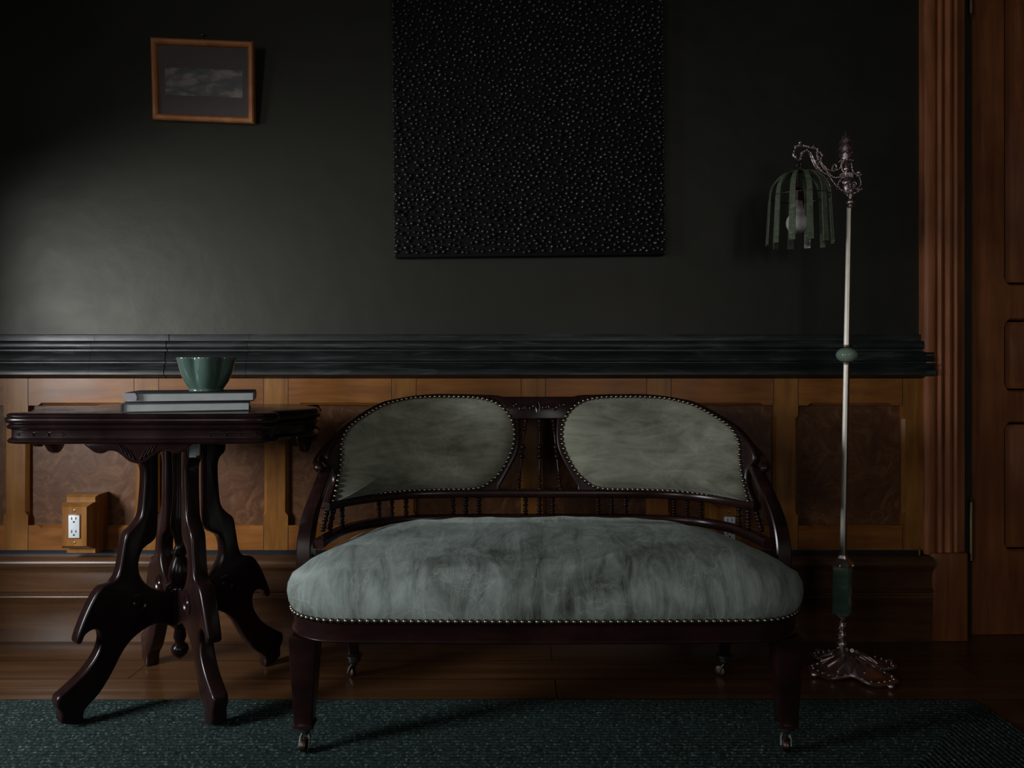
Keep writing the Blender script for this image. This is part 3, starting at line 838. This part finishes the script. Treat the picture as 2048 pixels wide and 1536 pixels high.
# legs with casters
def caster(c, parent, zf, ang):
    bm = bmesh.new()
    lathe(bm, [(.013, .044), (.018, .046), (.0195, .058), (.023, .060), (.023, .063), (.017, .064)][::-1], (c.x, c.y, zf), 16)
    lathe(bm, [(.008, .034), (.010, .040), (.013, .049)], (c.x, c.y, zf), 12)
    cup = obj('caster', bm, M['pewter'], parent)
    d = Vector((math.cos(ang), math.sin(ang), 0)); s = Vector((-d.y, d.x, 0))
    bm = bmesh.new()
    for k in (-1, 1):
        tube(bm, [c+s*k*.006+Vector((0, 0, zf+.038)), c+s*k*.010+d*.006+Vector((0, 0, zf+.028)), c+s*k*.010+d*.012+Vector((0, 0, zf+.013))], .0032, 8)
    obj('fork', bm, M['pewter'], cup)
    bm = bmesh.new()
    w_ = .007
    lathe(bm, [(.002, 0), (.009, .0), (.0145, .002), (.0155, w_), (.0145, 2*w_-.002), (.009, 2*w_), (.002, 2*w_)], c+d*.012-s*w_+Vector((0, 0, zf+.0156)), 18, s)
    obj('wheel', bm, M['bronze'], cup)
for sx in (-1, 1):
    lx, ly = SC+sx*.523, 1.688
    bm = bmesh.new()
    rings = []
    for z, hw in ((.2585, .030), (.22, .0285), (.07, .0195), (.068, .0215), (.062, .0215)):
        cx = SC+sx*(.523+(.03-hw)*.15)
        q = rrect(cx-hw, cx+hw, ly-hw, ly+hw, .004, 2)
        rings.append([Vector((x, y, z)) for x, y in q])
    loft(bm, rings); lg = obj('leg', bm, M['mahog_red'], settee, 40)
    caster(Vector((SC+sx*.523, ly, 0)), lg, .0085, PI*1.5 if sx < 0 else PI*1.4)
for sx in (-1, 1):
    bm = bmesh.new(); rings = []
    for z, hw, dy, dx in ((.2585, .020, -.045, 0), (.20, .017, -.04, 0), (.13, .014, -.02, 0), (.075, .012, 0, 0), (.060, .013, .0, 0)):
        cx, cy = SC+sx*.502, 2.10+dy
        rings.append([Vector((x, y, z)) for x, y in rrect(cx-hw, cx+hw, cy-hw, cy+hw, .004, 2)])
    loft(bm, rings); lg = obj('leg', bm, M['mahog_red'], settee, 40)
    caster(Vector((SC+sx*.502, 2.10, 0)), lg, 0, PI*.8)
# barrel back: surface on which the pads, the frames and the rails lie
def yplan(u): return 2.13-.19*(min(abs(u), .56)/.533)**5
LEAN = .26
def bsurf(u, z): return yplan(u)+LEAN*(z-.5)
def hit(px, py):
    Y = 2.05
    for _ in range(60):
        X = PX(px, Y); z = PZ(py, Y); Y = .6*Y+.4*bsurf(X-SC, z)
    return (PX(px, Y)-SC, PZ(py, Y))
def on(u, z, off=0, s=1):
    """point off metres in front of the back surface; s=-1 mirrors"""
    e = 1e-3
    fu = (bsurf(u+e, z)-bsurf(u-e, z))/(2*e)
    n = Vector((fu, -1, LEAN)).normalized()
    p = Vector((u, bsurf(u, z), z))+n*off
    return Vector((SC+s*p.x, p.y, p.z))
padpx = [(794, 803), (830, 797), (868, 795), (912, 795), (955, 797), (990, 806), (1014, 826), (1027, 854), (1026, 892), (1007, 934), (984, 960), (953, 976), (876, 978), (794, 982), (736, 990), (700, 997), (666, 1004), (667, 1000), (676, 955), (681, 915), (682, 884), (698, 854), (733, 829), (765, 812)]
outpx = [(794, 797), (830, 791), (868, 788), (912, 788), (955, 789), (1005, 793), (1032, 818), (1040, 852), (1038, 897), (1018, 940), (1000, 972), (990, 990), (876, 990), (794, 994), (736, 1002), (700, 1009), (656, 1017), (654, 1008), (668, 965), (665, 940), (653, 920), (657, 898), (671, 875), (692, 850), (733, 821), (765, 804)]
pad = [hit(*p) for p in padpx]; outl = [hit(*p) for p in outpx]
def dens(poly, m, corner=()):
    n = len(poly); out = []
    s = spline([Vector((a, b_, 0)) for a, b_ in poly], m, True)
    return [(p.x, p.y) for p in s]
pad_s = dens(pad, 5); out_s = dens(outl, 4)
nail_list = []
proto_nails = []
for s, side in ((1, 'left'), (-1, 'right')):
    ctr = Vector((sum(p[0] for p in pad)/len(pad), sum(p[1] for p in pad)/len(pad)))
    bm = bmesh.new()
    oc = Vector((sum(p[0] for p in outl)/len(outl), sum(p[1] for p in outl)/len(outl)))
    def orr(ins, off, t=1.0):
        q = offset_poly(out_s, ins) if ins else out_s
        return [on(oc.x+(p[0]-oc.x)*t, oc.y+(p[1]-oc.y)*t, off, s) for p in q]
    loft(bm, [orr(.004, -.020, t) for t in (.03, .2, .4, .6, .8, .92, 1.0)]+[orr(.001, -.018), orr(0, -.015), orr(0, -.001), orr(.0012, .0028), orr(.004, .004)]+[orr(.004, .004, t) for t in (.97, .92, .8, .6, .4, .2, .03)])
    fm = obj('back_frame', bm, M['mahog_red'], settee, 50)
    bm = bmesh.new(); rings = []
    pz0, pz1 = min(p[1] for p in pad), max(p[1] for p in pad)
    def puff(t, z):
        tz = min(1, max(0, (z-pz0)/(pz1-pz0)))
        return 1.75-1.45*tz**.8
    for t, h in ((1.0, .003), (.985, .008), (.96, .013), (.92, .019), (.86, .025), (.78, .030), (.68, .034), (.56, .0365), (.44, .038), (.32, .039), (.2, .0395), (.08, .040)):
        rings.append([on(ctr.x+(p[0]-ctr.x)*t, ctr.y+(p[1]-ctr.y)*t, .004+(h-.004)*puff(t, ctr.y+(p[1]-ctr.y)*t), s) for p in pad_s])
    vr = loft(bm, rings, caps=False); bm.faces.new(vr[-1])
    pd = obj('back_pad', bm, M['velvet_back'], settee, 180)
    # nail positions spaced along the outline
    path = [on(p[0], p[1], .006, s) for p in offset_poly(pad_s, -.0015)]; path.append(path[0])
    acc = 0; step = .0135
    for a, b_ in zip(path[:-1], path[1:]):
        L = (b_-a).length
        while acc < L:
            q = a+(b_-a)*(acc/L if L else 0); nail_list.append((q, Vector((0, -1, .2)).normalized(), pd)); acc += step
        acc -= L
# nails along the seat
sr = seat_ring(-.0035, zr1+.004)
acc = 0; step = .0155
for a, b_ in zip(sr, sr[1:]+sr[:1]):
    if min(a.y, b_.y) > 1.92: continue
    L = (b_-a).length
    while acc < L:
        q = a+(b_-a)*(acc/L)
        nrm = Vector(((q.x-SC)*(abs(q.x-SC)/SA)**6/SA, -1 if q.y < 1.75 else -.2, 0)).normalized()
        nail_list.append((q, nrm, cush)); acc += step
    acc -= L
nail_list.sort(key=lambda n: n[0].y)
bm = bmesh.new(); lathe(bm, [(.0062, 0), (.0060, .0018), (.0048, .0036), (.0028, .0048), (.0006, .0052)], (0, 0, 0), 12)
nm = finish(bm, 'nailhead', M['nail'], 60)
for q, nrm, par in nail_list[:100]:
    o = bpy.data.objects.new('nailhead', nm); scene.collection.objects.link(o); o.parent = par
    o.location = q-wloc(par); o.rotation_euler = Vector((0, 0, 1)).rotation_difference(nrm).to_euler()
bm = bmesh.new()
for q, nrm, par in nail_list[100:]:
    lathe(bm, [(.0058, 0), (.0056, .0016), (.0045, .0033), (.0026, .0043), (.0006, .0047)], q, 8, nrm)
tag(obj('nailhead_trim', bm, M['nail'], settee, 60), kind='stuff')
print('nails', len(nail_list))
# rails
midz = .495
def rail_path(y_off=0, zc=midz):
    return [Vector((SC+u, yplan(u)+y_off, zc)) for u in [(-.538+1.076*k/60) for k in range(61)]]
bm = bmesh.new()
sect = [(-.013, -.008), (-.010, -.011), (.010, -.011), (.013, -.008), (.013, .006), (.010, .010), (-.010, .010), (-.013, .006)]
sweep(bm, rail_path(), sect); obj('middle_rail', bm, M['mahog_red'], settee, 50)
lowp = [(0, 2.112), (.15, 2.110), (.30, 2.100), (.40, 2.072), (.46, 2.025), (.497, 1.960), (.515, 1.88), (.524, 1.80)]
lp = spline([Vector((a, b_, 0)) for a, b_ in lowp], 8)
lowfull = [Vector((SC-p.x, p.y, .430)) for p in reversed(lp)]+[Vector((SC+p.x, p.y, .430)) for p in lp[1:]]
bm = bmesh.new(); sweep(bm, lowfull, sect); obj('lower_rail', bm, M['mahog_red'], settee, 50)
# crest between the pads
bm = bmesh.new()
c0 = hit(1000, 793); c1 = hit(1000, 838)
poly = [(-.118, c0[1]-.004), (-.105, c0[1]-.001), (.105, c0[1]-.001), (.118, c0[1]-.004), (.085, c1[1]+.02), (.075, c1[1]), (-.075, c1[1]), (-.085, c1[1]+.02)]
slab(bm, poly, lambda a, b_, t: on(a, b_, -t-.006, 1), .024, .003)
cr = obj('crest_rail', bm, M['mahog_red'], settee, 40)
bm = bmesh.new()
def scroll(cx, cz, s, r=.012, y=None):
    pts = []
    for k in range(20):
        a = k/19*2.2*PI; rr_ = r*(1-k/19*.8)
        pts.append(on(cx+s*rr_*math.cos(a), cz+rr_*math.sin(a), .0065))
    tube(bm, pts, .0020, 6)
zc_ = (c0[1]+c1[1])/2
for s in (-1, 1):
    scroll(s*.020, zc_, s, .011); scroll(s*.046, zc_-.003, -s, .010); scroll(s*.066, zc_+.006, s, .008)
    tube(bm, [on(s*.003, zc_-.014, .006), on(s*.006, zc_, .008), on(s*.002, zc_+.014, .006)], .0022, 6)
obj('carving', bm, M['mahog_red'], cr)
# turned spindles
def spindle(p0, p1, beads, rad):
    p0, p1 = Vector(p0), Vector(p1); L = (p1-p0).length
    prof_ = []
    n = 90
    for k in range(n+1):
        t = k/n; r = rad*.42
        for c, wdt, rr_ in beads:
            x = (t-c)/wdt
            if abs(x) < 1: r = max(r, 1.15*rr_*math.sqrt(1-x*x))
        prof_.append((r, t*L))
    bm = bmesh.new(); lathe(bm, prof_, p0, 10, p1-p0)
    obj('spindle', bm, M['mahog_red'], settee, 60)
tall = [(.05, .03, .006), (.12, .022, .0055), (.17, .022, .0045), (.22, .022, .004), (.46, .035, .0078), (.53, .02, .0052), (.59, .035, .0078), (.80, .022, .0045), (.85, .022, .005), (.90, .022, .0045), (.96, .03, .006)]
for pt_, pb in ((1052, 1036), (1080, 1079), (1106, 1121)):
    a = hit(pt_, 839); b_ = hit(pb, 980)
    spindle(on(b_[0], .5045, -.002), on(a[0], a[1]+.004, -.004), tall, .0065)
short = [(.06, .05, .006), (.20, .085, .0066), (.36, .07, .0052), (.52, .085, .0068), (.68, .07, .0052), (.82, .085, .0066), (.95, .05, .006)]
for px in (655, 668, 684, 758, 784, 812, 906, 932, 958, 1051, 1079, 1105, 1196, 1223, 1251, 1348, 1374, 1402, 1478, 1496, 1511):
    best = min(rail_path(), key=lambda p: abs(p.x/p.y*F+1024-px))
    def at_px(path):
        for a, b_ in zip(path[:-1], path[1:]):
            pa, pb = a.x/a.y*F+1024, b_.x/b_.y*F+1024
            if min(pa, pb) <= px <= max(pa, pb) and pa != pb:
                return a+(b_-a)*((px-pa)/(pb-pa))
        return min(path, key=lambda p: abs(p.x/p.y*F+1024-px))
    tpt = at_px(rail_path()); bpt = at_px(lowfull)
    if bpt.y < tpt.y-.05: bpt = Vector((tpt.x, tpt.y-.05, bpt.z))
    spindle(Vector((bpt.x, bpt.y, .440)), Vector((tpt.x, tpt.y, .485)), short, .0062)
# arm posts and caps
for s in (-1, 1):
    path = spline([(SC+s*.548, 1.800, .290), (SC+s*.553, 1.805, .36), (SC+s*.556, 1.815, .43), (SC+s*.552, 1.840, .49), (SC+s*.541, 1.88, .545), (SC+s*.532, 1.925, .592)], 5)
    bm = bmesh.new(); rings = []
    n = len(path)
    for i, p in enumerate(path):
        t = i/(n-1); hw = .0185-.004*t; hd = .024-.006*t
        rings.append([Vector((p.x+a, p.y+b_, p.z)) for a, b_ in ((-hw+.003, -hd), (hw-.003, -hd), (hw, -hd+.003), (hw, hd), (-hw, hd), (-hw, -hd+.003))])
    loft(bm, rings); obj('arm_post', bm, M['mahog_red'], settee, 40)
    path = spline([(SC+s*.536, 1.895, .590), (SC+s*.552, 1.905, .598), (SC+s*.562, 1.95, .606), (SC+s*.562, 2.01, .622), (SC+s*.548, 2.07, .648), (SC+s*.51, 2.12, .672)], 6)
    bm = bmesh.new(); tube(bm, path, lambda t: .0125*(min(1, .55+t*4))*(1-.3*t), 12); obj('arm_cap', bm, M['mahog_red'], settee, 60)

# ------------------------------------------------------------------ floor lamp
LY = 2.15; SCL = F/LY
def LXc(z): return .9125+.0185*z
def lp_(px, py, y=LY): return Vector((PX(px, y), y, PZ(py, y)))
lamp = thing('floor_lamp', 'antique bridge-arm floor lamp with jade accents and green glass strip shade', 'lamp', (LXc(0), LY, 0))
def LZ(y): return PZ(y, LY)
# base: four-lobed cast plate with relief
bm = bmesh.new()
def base_ring(r, z, lob, rotb=.35):
    out = []
    for k in range(64):
        a = 2*PI*k/64
        f = 1+lob*math.cos(4*(a-rotb))-.35*lob*math.cos(8*(a-rotb))
        out.append(Vector((LXc(0)+.03+r*f*math.cos(a), LY-.005+r*f*math.sin(a), z)))
    return out
def shift(r, c): return [Vector((p.x-c, p.y, p.z)) for p in r]
loft(bm, [base_ring(.100, .004, .26), base_ring(.108, .006, .26), base_ring(.110, .012, .26), base_ring(.104, .016, .25), base_ring(.096, .013, .22), shift(base_ring(.08, .018, .15), .003), shift(base_ring(.06, .030, .10), .01), shift(base_ring(.038, .040, .05), .022), shift(base_ring(.02, .052, 0), .029)])
base = obj('lamp_base', bm, M['castmetal'], lamp, 60)
bm = bmesh.new()
for k in range(4):
    a = .35+k*PI/2
    c = Vector((LXc(0)+.03+.132*math.cos(a), LY-.005+.132*math.sin(a), .009)); ball(bm, c, .0095, 2, (1.1, 1.1, .9))
for k in range(40):
    a = 2*PI*k/40; f = 1+.26*math.cos(4*(a-.35))-.09*math.cos(8*(a-.35))
    ball(bm, (LXc(0)+.03+.099*f*math.cos(a), LY-.005+.099*f*math.sin(a), .0150), .0042, 1)
for k in range(14):
    a = 2*PI*k/14
    tube(bm, [Vector((LXc(0)+.02+r*math.cos(a+w_), LY-.005+r*math.sin(a+w_), z)) for r, z, w_ in ((.03, .048, 0), (.045, .042, .12), (.06, .034, .0), (.075, .024, -.1))], lambda t: .006-.003*t, 6)
obj('relief', bm, M['castmetal'], base, 60)
# stem of turned knops
bm = bmesh.new()
kn = [(.012, .046), (.016, .052), (.010, .058), (.007, .064), (.013, .070), (.015, .076), (.009, .083), (.0065, .088), (.011, .094), (.0125, .100), (.008, .107), (.006, .112), (.009, .118), (.011, .124), (.007, .130), (.006, .138), (.010, .143), (.018, .149), (.021, .154), (.021, .158)]
lathe(bm, kn, (LXc(.1), LY, 0), 16)
for k in range(24):
    a = k*.9; z = .05+k*.0038; ball(bm, (LXc(.1)+.010*math.cos(a), LY+.010*math.sin(a), z), .0035, 1)
obj('stem', bm, M['castmetal'], lamp, 60)
def sqprism(bm, z0, z1, s0, s1, rotz=PI/4+.06, bev=.0015):
    rings = []
    for z, s in ((z0, s0), (z1, s1)):
        c = Vector((LXc(z), LY, z)); q = rrect(-s/2, s/2, -s/2, s/2, bev, 2)
        rings.append([c+Vector((x*math.cos(rotz)-y*math.sin(rotz), x*math.sin(rotz)+y*math.cos(rotz), 0)) for x, y in q])
    loft(bm, rings)
bm = bmesh.new(); sqprism(bm, .158, LZ(1131), .040, .040); obj('onyx_block', bm, M['onyx'], lamp, 40)
bm = bmesh.new(); rings = []
for z, s in ((LZ(1132), .046), (LZ(1128), .047), (LZ(1122), .036), (LZ(1116), .022), (LZ(1110), .019)):
    rings.append((z, s))
for (z0, s0), (z1, s1) in zip(rings[:-1], rings[1:]): sqprism(bm, z0, z1, s0, s1)
for k in range(8):
    a = PI/4*k; ball(bm, (LXc(.31)+.026*math.cos(a+.06), LY+.026*math.sin(a+.06), LZ(1128)), .005, 1)
obj('block_cap', bm, M['castmetal'], lamp, 40)
bm = bmesh.new(); sqprism(bm, LZ(1112), LZ(726), .0150, .0140); sqprism(bm, LZ(694), LZ(414), .0150, .0125); obj('pole', bm, M['pole'], lamp, 30)
bm = bmesh.new(); zc_ = LZ(710); ball(bm, (LXc(zc_), LY, zc_), .0285, 4, (1, 1, .74)); obj('jade_bead', bm, M['jade'], lamp, 60)
bm = bmesh.new()
for y in (692, 727): 
    z = LZ(y); lathe(bm, [(.010, -.003), (.0145, -.002), (.0145, .002), (.010, .003)], (LXc(z), LY, z), 16)
obj('collar', bm, M['bronze'], lamp)
# ornate head
bm = bmesh.new()
def L3(px, py, dy=0): p = lp_(px, py); return Vector((p.x, p.y+dy, p.z))
z0 = LZ(416)
bx = PX(1701, LY); fx = PX(1692, LY)
lathe(bm, [(.008, LZ(418)), (.011, LZ(414)), (.007, LZ(411)), (.013, LZ(406)), (.012, LZ(402)), (.006, LZ(399)), (.005, LZ(396)), (.010, LZ(392)), (.009, LZ(389)), (.006, LZ(386)), (.009, LZ(382)), (.006, LZ(376))], (bx, LY, 0), 14)
lathe(bm, [(.006, LZ(384)), (.010, LZ(374)), (.007, LZ(368)), (.012, LZ(360)), (.016, LZ(356)), (.017, LZ(348)), (.011, LZ(346)), (.006, LZ(343)), (.010, LZ(339)), (.008, LZ(335)), (.006, LZ(333)), (.010, LZ(329)), (.016, LZ(326)), (.018, LZ(322)), (.012, LZ(320))], (fx, LY, 0), 18)
for k in range(14):
    a = 2*PI*k/14; tube(bm, [Vector((fx+.0165*math.cos(a), LY+.0165*math.sin(a), LZ(357))), Vector((fx+.0175*math.cos(a), LY+.0175*math.sin(a), LZ(348)))], .002, 5)
    ball(bm, (fx+.018*math.cos(a), LY+.018*math.sin(a), LZ(323)), .003, 1)
obj('head', bm, M['castmetal'], lamp, 60)
bm = bmesh.new()
# finial: pointed lattice cone
fp = [(.016, LZ(320)), (.0165, LZ(312)), (.0170, LZ(298)), (.0150, LZ(285)), (.0100, LZ(275)), (.0050, LZ(270)), (.0035, LZ(267)), (.0005, LZ(263))]
lathe(bm, [(r*.78, z) for r, z in fp], (PX(1691, LY), LY, 0), 12)
def fr_(z):
    for (r0, za), (r1, zb) in zip(fp[:-1], fp[1:]):
        if za <= z <= zb: return r0+(r1-r0)*(z-za)/(zb-za)
    return .003
for s in (-1, 1):
    for st in range(3):
        pts = []
        for k in range(26):
            t = k/25; z = LZ(320)+(LZ(272)-LZ(320))*t; a = s*t*2.2*PI+st*2*PI/3; r = fr_(z)
            pts.append(Vector((PX(1691, LY)+r*math.cos(a), LY+r*math.sin(a), z)))
        tube(bm, pts, .0014, 5)
obj('finial', bm, M['castmetal'], lamp, 60)
bm = bmesh.new()
def strand(pp, r=.003, dy=0, m=5, knobs=0):
    pts = spline([L3(a, b_, dy) for a, b_ in pp], m)
    tube(bm, pts, r if callable(r) else (lambda t: r*(1-.25*abs(2*t-1))), 7)
    if knobs:
        for i in range(0, len(pts), knobs):
            ball(bm, pts[i]+Vector((rn.uniform(-.002, .002), -.002, rn.uniform(-.002, .002))), rn.uniform(.0030, .0048), 1)
for dy in (-.005, .005):
    strand([(1698, 388), (1685, 383), (1673, 375), (1664, 364), (1655, 352), (1646, 347), (1640, 343), (1633, 334), (1627, 322), (1622, 310), (1614, 303), (1606, 305), (1601, 313), (1598, 322)], .0036, dy, 5, 3)
strand([(1692, 346), (1684, 352), (1676, 356), (1668, 356), (1660, 350), (1650, 340), (1642, 330), (1637, 322), (1634, 312), (1634, 303), (1636, 298)], .0034, 0, 5, 3)
strand([(1681, 322), (1681, 332), (1676, 340), (1666, 342), (1655, 341), (1648, 334), (1642, 327), (1641, 318), (1643, 312), (1638, 306), (1630, 307)], .0028, -.004, 5, 4)
strand([(1591, 294), (1598, 292), (1608, 292), (1618, 295), (1628, 297), (1637, 299)], .0046, 0, 5, 3)
strand([(1636, 322), (1635, 330), (1637, 340), (1645, 347)], .0026, -.003)
strand([(1592, 296), (1588, 304), (1588, 312), (1594, 318)], .0040, .002, 5, 4)
strand([(1663, 344), (1664, 334), (1669, 329), (1672, 335), (1667, 340)], .0028, -.003, 5)
for k in (1617, 1627): ball(bm, L3(k, 292), .0038, 1)
lathe(bm, [(.007, 0), (.009, .004), (.005, .008), (.006, .011), (.003, .015), (.001, .020)], L3(1600, 293), 10)
obj('bridge_arm', bm, M['castmetal'], lamp, 60)
bm = bmesh.new()
strand([(1703, 325), (1704, 337), (1708, 346), (1716, 352), (1721, 360), (1720, 372), (1712, 378), (1706, 372), (1709, 364)], .0026, 0, 5, 4)
strand([(1700, 388), (1708, 387), (1715, 383), (1722, 378)], .0045, -.002, 5, 2)
strand([(1712, 352), (1719, 353), (1722, 347), (1718, 342), (1713, 346)], .0030, 0, 5)
strand([(1697, 366), (1688, 362), (1682, 366), (1686, 372), (1690, 368)], .0026, -.012, 5)
strand([(1697, 372), (1703, 366), (1709, 370), (1705, 376), (1700, 382)], .0026, -.012, 5)
strand([(1684, 322), (1680, 330), (1683, 342), (1688, 350)], .0022, -.006, 5, 4)
strand([(1673, 375), (1676, 364), (1684, 356), (1690, 352)], .0026, -.006, 5, 3)
strand([(1690, 392), (1694, 382), (1697, 374), (1694, 366)], .0026, -.010, 5, 3)
ball(bm, L3(1717, 346), .0075, 2)
obj('scrollwork', bm, M['castmetal'], lamp, 60)
# hook ring, shade, bulb
SHX, SHZ = PX(1600, LY), LZ(342)
bm = bmesh.new()
tube(bm, [L3(1598, 324)+Vector((.006*math.cos(a), 0, .006*math.sin(a)-.008)) for a in [2*PI*k/12 for k in range(13)]], .0014, 6)
tube(bm, [L3(1599, 334)+Vector((0, .006*math.cos(a), .006*math.sin(a)-.002)) for a in [2*PI*k/12 for k in range(13)]], .0014, 6)
lathe(bm, [(.012, SHZ-.003), (.010, SHZ+.001), (.004, SHZ+.004), (.003, SHZ+.010)], (SHX, LY, 0), 14)
obj('hook', bm, M['bronze'], lamp)
sh_z = LZ(393); RS = .0815
bm = bmesh.new()
def shade_frame(a): return Vector((math.sin(a), -math.cos(a), 0)), Vector((math.cos(a), math.sin(a), 0))
NS = 12
for k in range(NS):
    a = 2*PI*k/NS-.06; d, s = shade_frame(a)
    rings = []
    for i in range(13):
        t = i/12; ang = t*PI/2
        r = .006+(RS-.006)*math.sin(ang)**.95; z = sh_z+(SHZ-sh_z)*math.cos(ang)
        dn = (d*math.sin(ang)*.8+Vector((0, 0, math.cos(ang)))).normalized()
        hw = .0045+.0030*t
        c = Vector((SHX, LY, z))+d*r
        rings.append([c-s*hw-dn*.0012, c+s*hw-dn*.0012, c+s*hw+dn*.0012, c-s*hw+dn*.0012])
    loft(bm, rings)
shade = obj('lamp_shade', bm, M['slag'], lamp, 50)
bm = bmesh.new()
tube(bm, [Vector((SHX+(RS-.001)*math.cos(a), LY+(RS-.001)*math.sin(a), sh_z-.001)) for a in [2*PI*i/48 for i in range(49)]], .0013, 6)
obj('shade_ring', bm, M['bronze'], shade)
for k in range(NS):
    a = 2*PI*k/NS-.06; d, s = shade_frame(a)
    bm = bmesh.new(); rings = []
    zb = 1.181+.002*math.cos(k*2.3); tw = .12*math.sin(k*1.7)
    s2 = (s*math.cos(tw)+d*math.sin(tw)).normalized(); d2 = (d*math.cos(tw)-s*math.sin(tw)).normalized()
    for z, r, hw in ((zb, RS+.0085, .0092), (sh_z-.002, RS+.001, .0080)):
        c = Vector((SHX, LY, z))+d*r
        rings.append([c-s2*hw-d2*.0014, c+s2*hw-d2*.0014, c+s2*(hw-.0006)+d2*.0014, c-s2*(hw-.0006)+d2*.0014])
    loft(bm, rings); obj('glass_strip', bm, M['slag'], shade, 30)
bm = bmesh.new()
bzc = LZ(446)
prf = []
for k in range(15):
    a = -PI/2+PI*.78*k/14; prf.append((.0295*math.cos(a), bzc+.0295*math.sin(a)))
prf += [(.0215, bzc+.030), (.0165, bzc+.042), (.0140, bzc+.055), (.0132, bzc+.062)]
lathe(bm, prf, (PX(1594, LY), LY, 0), 28); bulb = obj('bulb', bm, M['bulb'], lamp, 70)
bm = bmesh.new(); lathe(bm, [(.0135, bzc+.060), (.0150, bzc+.064), (.0150, bzc+.088), (.010, bzc+.094), (.003, bzc+.10), (.003, SHZ)], (PX(1596, LY), LY, 0), 18)
obj('socket', bm, M['bronze'], lamp)
